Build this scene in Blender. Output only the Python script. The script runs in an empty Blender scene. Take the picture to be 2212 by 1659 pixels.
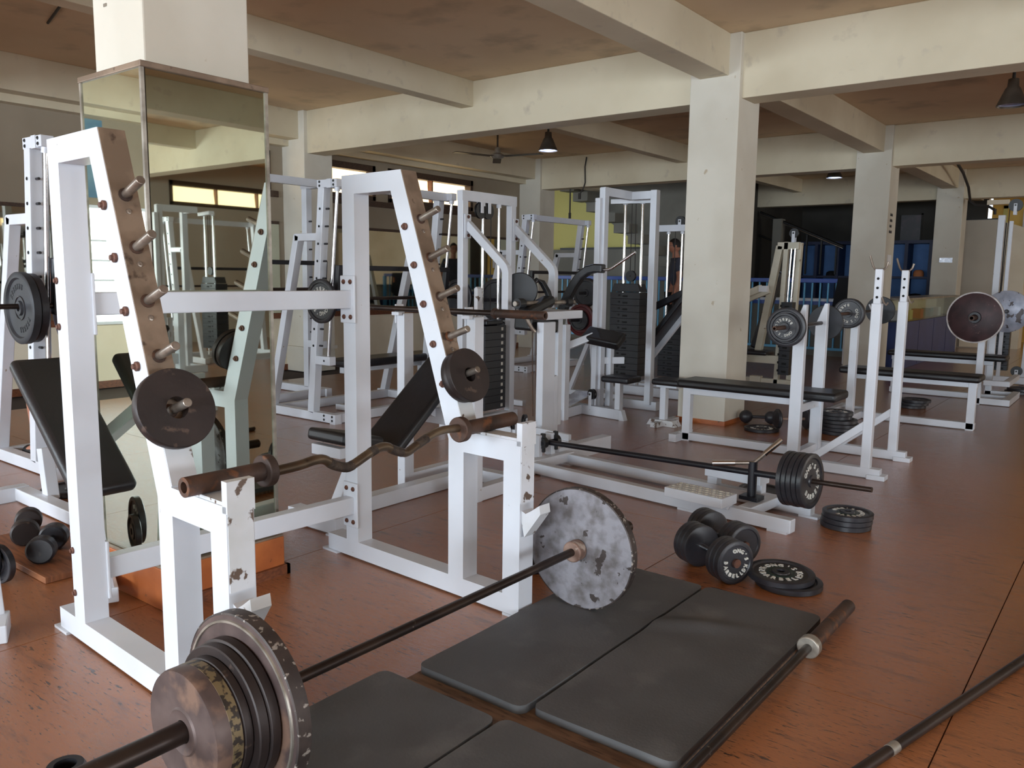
import bpy, bmesh, math, random
from mathutils import Vector, Matrix
random.seed(7)
SC = bpy.context.scene
COL = SC.collection

# ------------------------------------------------------------------ camera
FPX, PITCH, ROLL, YAW, CAMH = 1764.76, .131831, .0126728, .6599026, 1.2
fw = Vector((-math.sin(YAW)*math.cos(PITCH), math.cos(YAW)*math.cos(PITCH), -math.sin(PITCH)))
rt = Vector((math.cos(YAW), math.sin(YAW), 0)); up_ = rt.cross(fw)
r2 = rt*math.cos(ROLL)+up_*math.sin(ROLL); u2 = -rt*math.sin(ROLL)+up_*math.cos(ROLL)
cam = bpy.data.objects.new('camera', bpy.data.cameras.new('camera')); COL.objects.link(cam)
M4 = Matrix.Identity(4)
for i in range(3):
    M4[i][0] = r2[i]; M4[i][1] = u2[i]; M4[i][2] = -fw[i]
M4[2][3] = CAMH
cam.matrix_world = M4
cam.data.sensor_width = 36; cam.data.lens = 36*FPX/2212; cam.data.clip_start = .05
SC.camera = cam

# ------------------------------------------------------------------ world, daylight, exposure
w = bpy.data.worlds.new('world'); SC.world = w; w.use_nodes = True
bg = w.node_tree.nodes['Background']; bg.inputs[0].default_value = (.80, .90, 1.0, 1); bg.inputs[1].default_value = 1.6
def area(name, loc, size, rot, power, col):
    l = bpy.data.lights.new(name, 'AREA'); l.shape = 'RECTANGLE'; l.size, l.size_y = size
    l.energy = power; l.color = col
    o = bpy.data.objects.new(name, l); o.location = loc; o.rotation_euler = rot; COL.objects.link(o)
R = math.radians
# daylight entering the long window bands behind the camera and on the left, plus added fill on the right
area('daylight_rear_window', (-5.2, -6.58, 1.45), (5.6, 1.5), (R(90), 0, 0), 420, (.78, .90, 1.0))
area('daylight_rear_window', (1.6, -6.58, 1.45), (5.6, 1.5), (R(90), 0, 0), 420, (.78, .90, 1.0))
area('side_fill', (7.72, 2.2, 1.45), (1.4, 6.3), (0, R(90), 0), 215, (.88, .94, 1.0))  # added fill from the right, its window band is made up
area('side_fill', (7.72, 13.0, 1.45), (1.4, 3.4), (0, R(90), 0), 120, (1.0, .93, .80))  # added warm fill for the far bay, behind a made-up window band
area('daylight_left_window', (-8.60, -1.9, 1.25), (1.15, 2.9), (0, R(-90), 0), 30, (.86, .93, 1.0))
SC.view_settings.view_transform = 'Standard'; SC.view_settings.look = 'None'
SC.view_settings.gamma = 1.0; SC.view_settings.use_curve_mapping = False
SC.view_settings.exposure = 0.74
SC.cycles.max_bounces = 10; SC.cycles.diffuse_bounces = 6; SC.cycles.glossy_bounces = 5
SC.cycles.sample_clamp_indirect = 6.0

# ------------------------------------------------------------------ materials
def srgb(c):
    return tuple(((x/255)/12.92 if x/255 <= .04045 else ((x/255+.055)/1.055)**2.4) for x in c)
MATS = {}
def mat(name, c1, c2=None, scale=6, rng=(.4, .6), rough=.5, metal=0., bump=0., bscale=60, spec=.5, stretch=None, c3=None, s3=30, r3=(.62, .66), emit=0, detail=4, coat=0, rvar=0):
    m = bpy.data.materials.new(name); m.use_nodes = True; MATS[name] = m
    n, L = m.node_tree.nodes, m.node_tree.links
    b = n['Principled BSDF']
    b.inputs['Roughness'].default_value = rough; b.inputs['Metallic'].default_value = metal
    b.inputs['Specular IOR Level'].default_value = spec
    if coat: b.inputs['Coat Weight'].default_value = coat; b.inputs['Coat Roughness'].default_value = .2
    C1 = srgb(c1)+(1,)
    b.inputs['Base Color'].default_value = C1
    if emit:
        b.inputs['Emission Color'].default_value = C1; b.inputs['Emission Strength'].default_value = emit
    if c2 or bump or c3:
        tc = n.new('ShaderNodeTexCoord'); mp = n.new('ShaderNodeMapping'); L.new(tc.outputs['Object'], mp.inputs[0])
        if stretch: mp.inputs['Scale'].default_value = stretch
    def noise(s, d=4):
        t = n.new('ShaderNodeTexNoise'); t.inputs['Scale'].default_value = s; t.inputs['Detail'].default_value = d
        L.new(mp.outputs[0], t.inputs['Vector']); return t
    def ramp(t, r):
        q = n.new('ShaderNodeMapRange'); q.inputs[1].default_value, q.inputs[2].default_value = r
        L.new(t.outputs[0], q.inputs[0]); return q
    last = None
    if c2:
        t = noise(scale, detail); q = ramp(t, rng)
        mx = n.new('ShaderNodeMix'); mx.data_type = 'RGBA'; mx.inputs[6].default_value = C1; mx.inputs[7].default_value = srgb(c2)+(1,)
        L.new(q.outputs[0], mx.inputs[0]); last = mx.outputs[2]
        if rvar:
            rr = n.new('ShaderNodeMapRange'); rr.inputs[3].default_value = rough; rr.inputs[4].default_value = rough+rvar
            L.new(q.outputs[0], rr.inputs[0]); L.new(rr.outputs[0], b.inputs['Roughness'])
    if c3:
        t = noise(s3, 6); q = ramp(t, r3)
        mx = n.new('ShaderNodeMix'); mx.data_type = 'RGBA'; mx.inputs[6].default_value = C1; mx.inputs[7].default_value = srgb(c3)+(1,)
        if last: L.new(last, mx.inputs[6])
        L.new(q.outputs[0], mx.inputs[0]); last = mx.outputs[2]
    if last: L.new(last, b.inputs['Base Color'])
    if bump:
        t = noise(bscale, 5); bp = n.new('ShaderNodeBump'); bp.inputs['Strength'].default_value = bump; bp.inputs['Distance'].default_value = .01
        L.new(t.outputs[0], bp.inputs['Height']); L.new(bp.outputs[0], b.inputs['Normal'])
    return m
mat('white_paint', (212, 216, 224), (205, 209, 216), 3, rough=.32, c3=(150, 138, 122), s3=26, r3=(.735, .75))
mat('white_chipped', (212, 214, 220), (198, 199, 199), 4, rough=.4, c3=(96, 78, 66), s3=22, r3=(.60, .63))
mat('cream_paint', (206, 200, 182), (190, 184, 164), 4, rough=.4, c3=(140, 120, 96), s3=18, r3=(.70, .73))
mat('plaster', (208, 198, 174), (198, 187, 162), 1.3, rough=.75, bump=.06, bscale=25, c3=(184, 174, 156), s3=7, r3=(.62, .78))
mat('plaster_white', (206, 201, 188), (198, 192, 178), 2, rough=.75, bump=.06, bscale=25, c3=(176, 162, 140), s3=12, r3=(.70, .73))
mat('ceiling_paint', (214, 192, 162), (204, 181, 150), .9, rough=.8, bump=.04, bscale=14, c3=(160, 144, 122), s3=2.4, r3=(.55, .8))
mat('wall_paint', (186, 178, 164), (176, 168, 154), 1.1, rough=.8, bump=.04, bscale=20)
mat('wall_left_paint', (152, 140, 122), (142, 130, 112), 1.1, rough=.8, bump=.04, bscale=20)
mat('wall_cream', (236, 226, 204), (226, 214, 190), 1.6, rough=.7)
mat('brown_wood', (122, 70, 40), (96, 52, 30), 8, rough=.45, stretch=(1, 6, 12))
mat('dark_wood', (74, 52, 38), (52, 36, 26), 8, rough=.5, stretch=(1, 6, 12))
mat('orange_paint', (182, 104, 52), (160, 86, 42), 5, rough=.4, c3=(110, 66, 38), s3=20, r3=(.66, .70))
mat('board_wood', (146, 92, 58), (118, 72, 46), 7, rough=.5, stretch=(1, 8, 1), c3=(96, 60, 40), s3=14, r3=(.6, .7))
mat('plywood_worn', (118, 92, 72), (92, 70, 54), 9, rough=.7, stretch=(1, 6, 1), c3=(70, 52, 42), s3=18, r3=(.6, .68))
mat('vinyl', (26, 25, 28), (18, 18, 20), 4, rough=.42, bump=.12, bscale=35)
mat('vinyl_worn', (30, 29, 34), (52, 50, 54), 7, (.55, .75), rough=.38, bump=.15, bscale=30)
mat('black_iron', (46, 45, 50), (34, 33, 37), 9, rough=.4, spec=.5, bump=.05, c3=(60, 56, 54), s3=40, r3=(.68, .72))
mat('black_paint', (24, 24, 31), rough=.42)
mat('black_plastic', (24, 24, 27), rough=.4)
mat('rubber_plate', (50, 52, 58), (40, 42, 46), 6, rough=.55)
mat('brown_iron', (50, 40, 38), (40, 32, 31), 7, rough=.48, metal=.25, c3=(84, 68, 60), s3=26, r3=(.64, .70), bump=.05)
mat('rust_iron', (82, 58, 46), (60, 46, 40), 9, rough=.6, metal=.2, c3=(112, 70, 44), s3=18, r3=(.56, .66), bump=.12, bscale=80)
mat('rust_bolt', (104, 66, 50), (76, 50, 42), 30, rough=.6, metal=.2)
mat('steel_bar', (64, 52, 46), (46, 38, 36), 5, rough=.36, metal=.6, stretch=(1, 1, 1), c3=(112, 98, 86), s3=34, r3=(.70, .74))
mat('bronze_bar', (116, 100, 82), (88, 74, 60), 9, rough=.36, metal=.65, c3=(64, 52, 44), s3=22, r3=(.62, .7))
mat('knurl', (78, 66, 56), (58, 48, 42), 40, rough=.55, metal=.4, bump=.5, bscale=300)
mat('pink_collar', (150, 124, 110), (120, 94, 82), 12, rough=.5, metal=.25, c3=(178, 160, 146), s3=24, r3=(.6, .66))
mat('silver_ring', (176, 170, 160), (140, 134, 124), 14, rough=.35, metal=.6)
mat('chrome', (205, 205, 208), rough=.16, metal=1.0)
mat('peg_steel', (168, 158, 148), (132, 120, 110), 14, rough=.34, metal=.75)
mat('strip_steel', (146, 126, 108), (122, 104, 88), 10, rough=.42, metal=.3, c3=(72, 56, 46), s3=18, r3=(.62, .7))
mat('grey_flaked', (142, 140, 146), (104, 99, 99), 22, (.42, .68), rough=.48, metal=.25, c3=(64, 56, 53), s3=16, r3=(.645, .66), bump=.1, bscale=40, detail=8)
mat('silver_flaked', (182, 186, 200), (150, 156, 172), 9, rough=.42, metal=.3, c3=(74, 66, 66), s3=11, r3=(.60, .62))
mat('maroon_iron', (66, 42, 44), (48, 30, 32), 9, rough=.5, metal=.2, c3=(106, 78, 76), s3=40, r3=(.66, .7))
mat('red_iron', (96, 30, 32), (70, 24, 26), 9, rough=.5)
mat('rim_dark_flaked', (70, 60, 56), (50, 42, 40), 12, rough=.55, metal=.2, c3=(150, 142, 134), s3=55, r3=(.60, .64))
mat('rim_white', (200, 194, 190), (160, 150, 148), 16, rough=.5)
mat('face_rust', (100, 84, 80), (76, 62, 60), 8, rough=.5, metal=.25, c3=(124, 98, 84), s3=10, r3=(.56, .66))
mat('red_chalk', (140, 40, 48), (96, 44, 46), 30, rough=.7)
mat('gold_worn', (120, 104, 76), (52, 44, 38), 60, (.48, .54), rough=.5, metal=.3)
mat('letter_white', (214, 212, 204), (188, 186, 178), 30, rough=.55)
mat('letter_dark', (44, 44, 48), rough=.6)
mat('green_iron', (24, 44, 40), rough=.4)
mat('blue_paint', (34, 70, 150), rough=.35)
mat('light_blue', (96, 168, 206), rough=.45)
mat('navy_panel', (28, 44, 92), (22, 36, 78), 3, rough=.45)
mat('shelf_navy', (20, 30, 66), rough=.5)
mat('shelf_back', (78, 122, 180), (68, 108, 164), 2, rough=.6)
mat('blue_counter', (50, 66, 118), (44, 58, 106), 3, rough=.4)
mat('yellow_wall', (206, 198, 122), rough=.8)
mat('warm_yellow', (228, 190, 96), (214, 172, 78), 2, rough=.6)
mat('grey_wall', (120, 118, 110), (108, 106, 98), 1.5, rough=.8)
mat('dark_wall', (62, 60, 56), (52, 50, 47), 1.2, rough=.85)
mat('black', (14, 14, 15), rough=.5)
mat('hole_black', (8, 8, 9), rough=.8)
mat('poster_dark', (34, 28, 34), (66, 46, 56), 5, (.5, .7), rough=.4)
mat('poster_blue', (70, 112, 140), (104, 140, 158), 3, rough=.5)
mat('lamp_shade', (88, 78, 68), (70, 62, 54), 8, rough=.4, metal=.5)
mat('lamp_inner', (150, 160, 190), rough=.3, metal=.3)
mat('bulb', (190, 210, 255), emit=9)
mat('window_pane', (255, 226, 176), emit=1.5, rough=.4)
mat('window_pane_rear', (235, 244, 255), emit=1.2, rough=.4)
mat('teal', (60, 130, 140), rough=.5)
mat('skin', (176, 122, 98), (166, 110, 88), 14, rough=.55)
mat('hair', (34, 28, 26), rough=.7)
mat('shirt_grey', (128, 132, 150), (112, 116, 134), 8, rough=.85, bump=.2, bscale=18)
mat('shirt_slate', (62, 64, 78), (54, 56, 68), 6, rough=.85)
mat('cloth_black', (20, 20, 24), rough=.9)
mat('cloth_red', (190, 34, 50), rough=.8)
mat('orange_cloth', (206, 130, 84), rough=.8)
mat('paper', (222, 222, 224), rough=.7)
mat('tape_silver', (190, 194, 204), (240, 242, 248), 20, (.5, .6), rough=.25, metal=.3)
mat('cable', (40, 36, 34), rough=.6)
mat('concrete_dark', (58, 44, 36), rough=.9)
# mirror with a faint green cast
m = mat('mirror', (206, 214, 200), rough=.015, metal=1.0)
m = mat('mirror_wall', (196, 198, 184), rough=.03, metal=1.0)
mg = mat('glass', (225, 238, 236), rough=.03)
gb = mg.node_tree.nodes['Principled BSDF']; gb.inputs['Transmission Weight'].default_value = 1.0; gb.inputs['IOR'].default_value = 1.2

def floor_material():
    m = bpy.data.materials.new('floor_paint'); m.use_nodes = True; MATS['floor_paint'] = m
    n, L = m.node_tree.nodes, m.node_tree.links; b = n['Principled BSDF']
    geo = n.new('ShaderNodeNewGeometry')
    def mapping(sc, rot=0):
        q = n.new('ShaderNodeMapping'); q.inputs['Scale'].default_value = sc; q.inputs['Rotation'].default_value = (0, 0, rot)
        L.new(geo.outputs['Position'], q.inputs[0]); return q
    def noise(v, s, d=5, r=.55):
        t = n.new('ShaderNodeTexNoise'); t.inputs['Scale'].default_value = s; t.inputs['Detail'].default_value = d; t.inputs['Roughness'].default_value = r
        L.new(v.outputs[0], t.inputs['Vector']); return t
    def rng(t, a, c, o0=0., o1=1.):
        q = n.new('ShaderNodeMapRange'); q.inputs[1].default_value = a; q.inputs[2].default_value = c; q.inputs[3].default_value = o0; q.inputs[4].default_value = o1
        L.new(t.outputs[0], q.inputs[0]); return q
    def mix(a, c, f):
        x = n.new('ShaderNodeMix'); x.data_type = 'RGBA'
        if isinstance(a, tuple): x.inputs[6].default_value = srgb(a)+(1,)
        else: L.new(a, x.inputs[6])
        x.inputs[7].default_value = srgb(c)+(1,); L.new(f.outputs[0], x.inputs[0]); return x.outputs[2]
    v0 = mapping((1, 1, 1)); big = noise(v0, .55, 3)
    c = mix((174, 110, 66), (146, 92, 58), rng(big, .36, .66))
    mid = noise(mapping((2.2, 9, 1)), 2.2, 6, .65)
    c = mix(c, (120, 76, 52), rng(mid, .54, .74))
    sc1 = noise(mapping((9, 55, 1)), 1.4, 4, .7)           # short dark scuffs along the boards
    sparse = noise(v0, 1.3, 3)
    mul = n.new('ShaderNodeMath'); mul.operation = 'MULTIPLY'
    L.new(rng(sc1, .595, .635).outputs[0], mul.inputs[0]); L.new(rng(sparse, .40, .60).outputs[0], mul.inputs[1])
    c = mix(c, (52, 36, 28), mul)
    sc2 = noise(mapping((30, 140, 1), .12), 1.2, 3, .6)
    c = mix(c, (80, 52, 38), rng(sc2, .625, .67))
    L.new(c, b.inputs['Base Color'])
    rough = noise(mapping((5, 24, 1)), 2, 5, .7)
    L.new(rng(rough, .3, .75, .09, .27).outputs[0], b.inputs['Roughness'])
    bp = n.new('ShaderNodeBump'); bp.inputs['Strength'].default_value = .30; bp.inputs['Distance'].default_value = .010
    h = noise(mapping((7, 34, 1)), 2.6, 8, .75); L.new(h.outputs[0], bp.inputs['Height'])
    L.new(bp.outputs[0], b.inputs['Normal'])
    b.inputs['Specular IOR Level'].default_value = .6
    b.inputs['Coat Weight'].default_value = .7; b.inputs['Coat Roughness'].default_value = .13; L.new(bp.outputs[0], b.inputs['Coat Normal'])
floor_material()

def rubber_material():
    m = mat('rubber_mat', (84, 84, 85), (74, 74, 75), 3.5, rough=.62, bump=.10, bscale=120, c3=(104, 104, 104), s3=5, r3=(.56, .78))
    n, L = m.node_tree.nodes, m.node_tree.links
rubber_material()

# ------------------------------------------------------------------ mesh building
V3 = Vector
def frame_axes(d, ref):
    d = d.normalized(); ref = V3(ref)
    if abs(d.dot(ref.normalized())) > .98: ref = V3((1, 0, 0)) if abs(d.x) < .9 else V3((0, 0, 1))
    b = (ref-d*ref.dot(d)).normalized(); a = b.cross(d).normalized()
    return a, b, d
class MB:
    def __init__(s): s.v = []; s.f = []; s.mi = []
    def add(s, vs, fs):
        o = len(s.v); s.v += [tuple(v) for v in vs]; s.f += [tuple(i+o for i in f) for f in fs]
        return s
    def box(s, lo, hi):
        x0, y0, z0 = lo; x1, y1, z1 = hi
        return s.add([(x0, y0, z0), (x1, y0, z0), (x1, y1, z0), (x0, y1, z0), (x0, y0, z1), (x1, y0, z1), (x1, y1, z1), (x0, y1, z1)],
                     [(0, 3, 2, 1), (4, 5, 6, 7), (0, 1, 5, 4), (1, 2, 6, 5), (2, 3, 7, 6), (3, 0, 4, 7)])
    def bar(s, p, q, w, h, ref=(0, 1, 0), ext=0):
        p, q = V3(p), V3(q); a, b, d = frame_axes(q-p, ref); p = p-d*ext; q = q+d*ext
        vs = []
        for c in (p, q):
            for i, j in ((-1, -1), (1, -1), (1, 1), (-1, 1)): vs.append(c+a*(i*w/2)+b*(j*h/2))
        return s.add(vs, [(0, 3, 2, 1), (4, 5, 6, 7), (0, 1, 5, 4), (1, 2, 6, 5), (2, 3, 7, 6), (3, 0, 4, 7)])
    def prism(s, poly, y0, y1, f=None):
        """poly in (x, z), extruded along y"""
        f = f or (lambda x, y, z: (x, y, z)); k = len(poly)
        vs = [f(x, y0, z) for x, z in poly]+[f(x, y1, z) for x, z in poly]
        return s.add(vs, [tuple(range(k)), tuple(range(2*k-1, k-1, -1))]+[(i, i+k, (i+1) % k+k, (i+1) % k) for i in range(k)])
    def lathe(s, prof, o, axis, seg=32, ref=(0, 0, 1), cap=False):
        a, b, d = frame_axes(V3(axis), ref); o = V3(o); k = len(prof); vs = []
        for i in range(seg):
            t = 2*math.pi*i/seg; e = a*math.cos(t)+b*math.sin(t)
            for r, h in prof: vs.append(o+e*r+d*h)
        fs = [(i*k+j, ((i+1) % seg)*k+j, ((i+1) % seg)*k+j+1, i*k+j+1) for i in range(seg) for j in range(k-1)]
        if cap:
            fs.append(tuple(i*k for i in range(seg))[::-1]); fs.append(tuple(i*k+k-1 for i in range(seg)))
        return s.add(vs, fs)
    def cyl(s, p, q, r, r1=None, seg=16):
        p, q = V3(p), V3(q)
        return s.lathe([(r, 0), (r if r1 is None else r1, (q-p).length)], p, q-p, seg, cap=True)
    def tube(s, pts, r, seg=12):
        pts = [V3(p) for p in pts]; rings = []; ref = None
        for i, p in enumerate(pts):
            d = (pts[min(i+1, len(pts)-1)]-pts[max(i-1, 0)]).normalized()
            if ref is None:
                a, b, _ = frame_axes(d, (0, 0, 1))
            else:
                b = (ref-d*ref.dot(d)).normalized(); a = b.cross(d)
            ref = b
            rr = r[i] if isinstance(r, (list, tuple)) else r
            rings.append([p+(a*math.cos(2*math.pi*k/seg)+b*math.sin(2*math.pi*k/seg))*rr for k in range(seg)])
        vs = [v for g in rings for v in g]; n = len(rings)
        fs = [(i*seg+k, i*seg+(k+1) % seg, (i+1)*seg+(k+1) % seg, (i+1)*seg+k) for i in range(n-1) for k in range(seg)]
        fs += [tuple(range(seg))[::-1], tuple(range((n-1)*seg, n*seg))]
        return s.add(vs, fs)
    def sweep(s, pts, w, h, ref=(0, 1, 0)):
        """rectangular tube along a path"""
        pts = [V3(p) for p in pts]; vs = []; n = len(pts)
        for i, p in enumerate(pts):
            d = (pts[min(i+1, n-1)]-pts[max(i-1, 0)])
            a, b, d = frame_axes(d, ref)
            for x, y in ((-1, -1), (1, -1), (1, 1), (-1, 1)): vs.append(p+a*(x*w/2)+b*(y*h/2))
        fs = [(i*4+k, i*4+(k+1) % 4, i*4+4+(k+1) % 4, i*4+4+k) for i in range(n-1) for k in range(4)]+[(3, 2, 1, 0), tuple(range(4*n-4, 4*n))]
        return s.add(vs, fs)
    def xf(s, fn):
        s.v = [tuple(fn(V3(v))) for v in s.v]; return s

def world_off(p):
    o = V3((0, 0, 0))
    while p: o += p.location; p = p.parent
    return o
def build(name, mb, mt, parent=None, bevel=0., smooth=False, seg=2):
    me = bpy.data.meshes.new(name); off = world_off(parent)
    me.from_pydata([V3(v)-off for v in mb.v], [], mb.f)
    bm = bmesh.new(); bm.from_mesh(me); bmesh.ops.recalc_face_normals(bm, faces=bm.faces); bm.to_mesh(me); bm.free()
    me.materials.append(MATS[mt])
    if smooth:
        me.polygons.foreach_set('use_smooth', [True]*len(me.polygons)); me.set_sharp_from_angle(angle=R(38))
    o = bpy.data.objects.new(name, me); COL.objects.link(o)
    if parent: o.parent = parent
    if bevel:
        md = o.modifiers.new('bevel', 'BEVEL'); md.width = bevel; md.segments = seg; md.limit_method = 'ANGLE'; md.angle_limit = R(40)
    return o
def tag(o, label, cat, group=None, kind=None):
    if label: o['label'] = label
    if cat: o['category'] = cat
    if group: o['group'] = group
    if kind: o['kind'] = kind
    return o
def thing(name, label, cat, loc=(0, 0, 0), group=None, rotz=0):
    o = bpy.data.objects.new(name, None); o.empty_display_size = .1; COL.objects.link(o); o.location = loc
    o.rotation_euler = (0, 0, rotz)
    return tag(o, label, cat, group)
def struct(name, mb, mt, label=None, parent=None, bevel=0.):
    o = build(name, mb, mt, parent, bevel)
    if not parent: o['kind'] = 'structure'
    if label: o['label'] = label
    return o
def copy_tree(o, parent=None):
    c = o.copy(); COL.objects.link(c); c.parent = parent
    for ch in list(o.children):
        copy_tree(ch, c)
    return c
BOLTS = {}
def bolt(parent, p, axis, r=.011, h=.012, mt='rust_bolt', name='bolt'):
    key = (round(r, 4), round(h, 4), mt)
    if key not in BOLTS:
        me = bpy.data.meshes.new(name); b = MB().lathe([(0, h), (r*.55, h), (r*.6, h*.6), (r, h*.45), (r, 0), (0, 0)], (0, 0, 0), (0, 0, 1), 10)
        me.from_pydata(b.v, [], b.f); me.materials.append(MATS[mt]); BOLTS[key] = me
    o = bpy.data.objects.new(name, BOLTS[key]); COL.objects.link(o); o.parent = parent
    o.location = V3(p)-world_off(parent); o.rotation_mode = 'QUATERNION'; o.rotation_quaternion = V3((0, 0, 1)).rotation_difference(V3(axis))
    return o

# ------------------------------------------------------------------ lettering
GL = {}
def glyph(ch):
    if ch not in GL:
        c = bpy.data.curves.new('glyph', 'FONT'); c.body = ch; c.size = 1; c.extrude = .05; c.offset = .022; c.resolution_u = 2; c.align_x = 'CENTER'
        o = bpy.data.objects.new('glyph', c); COL.objects.link(o)
        dg = bpy.context.evaluated_depsgraph_get(); me = bpy.data.meshes.new_from_object(o.evaluated_get(dg))
        GL[ch] = ([v.co.copy() for v in me.vertices], [tuple(p.vertices) for p in me.polygons])
        bpy.data.objects.remove(o); bpy.data.curves.remove(c); bpy.data.meshes.remove(me)
    return GL[ch]
def ring_text(mb, text, rad, size, h, start, step, fn=None, inward=False):
    """letters around a circle in the local xy plane, tops outward"""
    for i, ch in enumerate(text):
        if ch == ' ': continue
        t = start-step*i if not inward else start+step*i
        vs, fs = glyph(ch); e = V3((math.cos(t), math.sin(t), 0)); tt = V3((math.sin(t), -math.cos(t), 0))
        if inward: e0, tt = -e, -tt
        else: e0 = e
        mb.add([e*rad+tt*(v.x*size)+e0*((v.y-.35)*size)+V3((0, 0, h+v.z*.06)) for v in vs], fs)
    return mb
def line_text(mb, text, o, ex, ey, size, step=.62):
    ex, ey = V3(ex), V3(ey); ez = ex.cross(ey)
    for i, ch in enumerate(text):
        if ch == ' ': continue
        vs, fs = glyph(ch)
        mb.add([V3(o)+ex*((i*step+v.x)*size)+ey*(v.y*size)+ez*(v.z*.02) for v in vs], fs)
    return mb

# ------------------------------------------------------------------ the room
ZC = 3.09
XL, XR, YB, YF = -8.43, 7.6, -6.5, 19.6
fl = struct('floor', MB().box((-12, YB-.2, -.12), (XR+.2, 21, -.012)), 'concrete_dark', 'brown painted board floor with scuffs and fine seams')
pm = {}
def panel_mesh(dx, dy):
    k = (round(dx, 3), round(dy, 3))
    if k not in pm:
        b = MB().box((0, 0, -.011), (dx, dy, 0)); me = bpy.data.meshes.new('floor_panel'); me.from_pydata(b.v, [], b.f); me.materials.append(MATS['floor_paint']); pm[k] = me
    return pm[k]
g = .0035
x0 = -.33
ncol = 0
for i in range(-8, 7):
    xa = x0+i*1.22
    ya = -3.9-2.44-(1.22 if i % 2 else 0)+.18
    while ya < 20.5:
        yb = ya+2.44
        if xa < XR and yb > YB and not (xa < -8.6 and yb < 11.2):
            o = bpy.data.objects.new('floor_panel', panel_mesh(1.22-g, 2.44-g)); COL.objects.link(o); o.parent = fl
            o.location = (xa, ya, 0); ncol += 1
        ya = yb
struct('ceiling', MB().box((-12, YB-.2, ZC), (XR+.2, 21, ZC+.15)), 'ceiling_paint', 'warm beige plaster ceiling between the concrete beams')

def strip_wall(name, x, thick, openings, label, mt='wall_paint', y0=YB, y1=20.0, z1=ZC, z0=0):
    """wall along y at x, with openings (ya, yb, za, zb) sorted along y"""
    b = MB(); xs = sorted((x, x+thick)); prev = y0
    for ya, yb, za, zb in openings:
        b.box((xs[0], prev, z0), (xs[1], ya, z1)); b.box((xs[0], ya, z0), (xs[1], yb, za)); b.box((xs[0], ya, zb), (xs[1], yb, z1)); prev = yb
    b.box((xs[0], prev, z0), (xs[1], y1, z1))
    return struct(name, b, mt, label)
SL = [(-3.4, -.45, .65, 1.85), (4.55, 6.10, 2.18, 2.64), (6.85, 7.78, 2.18, 2.64), (8.02, 9.80, 2.18, 2.64)]
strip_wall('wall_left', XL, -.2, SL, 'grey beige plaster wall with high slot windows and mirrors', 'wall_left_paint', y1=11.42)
def slot_window(n, ya, yb, za, zb, x, sx):
    b = MB(); d = .05*sx
    for (a, c, e, f) in ((ya, yb, zb-.085, zb), (ya, yb, za, za+.06), (ya, ya+.06, za, zb), (yb-.06, yb, za, zb)):
        b.box((min(x-.12*sx, x+.02*sx), a, e), (max(x-.12*sx, x+.02*sx), c, f))
    fr = struct('window_%d' % n, b, 'dark_wood', 'brown wooden slot window high in the wall with frosted pane', bevel=.006)
    k = max(1, round((yb-ya)/.85)); step = (yb-ya-.12)/k
    for i in range(k):
        y = ya+.06+i*step
        p = MB().add([(x-.06*sx, y+.005, za+.06), (x-.06*sx, y+step-.005, za+.06), (x-.10*sx, y+step-.005, zb-.085), (x-.10*sx, y+.005, zb-.085),
                      (x-.065*sx, y+.005, za+.06), (x-.065*sx, y+step-.005, za+.06), (x-.105*sx, y+step-.005, zb-.085), (x-.105*sx, y+.005, zb-.085)],
                     [(0, 1, 2, 3), (7, 6, 5, 4), (0, 4, 5, 1), (3, 2, 6, 7), (0, 3, 7, 4), (1, 5, 6, 2)])
        build('pane', p, 'window_pane', fr)
        if i: build('mullion', MB().box((min(x-.09*sx, x), y-.012, za+.05), (max(x-.09*sx, x), y+.012, zb-.08)), 'brown_wood', fr)
for i, wdw in enumerate(SL[1:]): slot_window(i+1, *wdw, XL, 1)
wf = struct('window_9', MB().box((XL-.1, -3.4, .62), (XL-.02, -.45, .68)).box((XL-.1, -3.4, 1.82), (XL-.02, -.45, 1.88)), 'white_paint', 'white framed window behind the viewer reflected in the mirrored column')
for i in range(7): build('mullion', MB().box((XL-.09, -3.4+2.95*i/6-.02, .65), (XL-.03, -3.4+2.95*i/6+.02, 1.85)), 'white_paint', wf)
for z in (.9, 1.1, 1.3, 1.5): build('glazing_bar', MB().box((XL-.08, -3.4, z-.01), (XL-.05, -.45, z+.01)), 'white_paint', wf)
# lower trim of the slot windows and mirror band on the left wall
for (ya, yb) in ((4.45, 6.2), (6.75, 9.9)):
    struct('trim_1' if ya < 5 else 'trim_2', MB().box((XL, ya, 2.10), (XL+.025, yb, 2.175)), 'dark_wood', 'dark carved wooden strip under the slot windows')
for i, (ya, yb) in enumerate(((-.2, 1.15), (1.17, 3.6), (3.62, 6.2), (6.75, 8.9), (8.92, 10.95))):
    wm = thing('wall_mirror', ['frameless wall mirror behind the seated person', 'wall mirror panel left of the mirrored column', 'wall mirror between mirrored column and corner pillar', 'wall mirror just beyond the corner pillar', 'farthest wall mirror panel near the stair'][i], 'mirror', (XL+.012, ya, .70), 'mirrors along the left wall')
    build('glass', MB().box((XL+.002, ya, .71), (XL+.014, yb, 1.785)), 'mirror_wall', wm)
    build('top_trim', MB().box((XL+.001, ya, 1.78), (XL+.024, yb, 1.815)), 'dark_wood', wm)
    build('bottom_trim', MB().box((XL+.001, ya, .645), (XL+.034, yb, .712)), 'brown_wood', wm)
struct('trim_3', MB().box((XL, YB, .06), (XL+.006, 11.0, .643)), 'wall_cream', 'cream painted dado below the wall mirrors')
struct('baseboard_left', MB().box((XL, YB, 0), (XL+.02, 11.0, .075)), 'brown_wood', 'brown wooden baseboard along the left wall')
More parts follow.
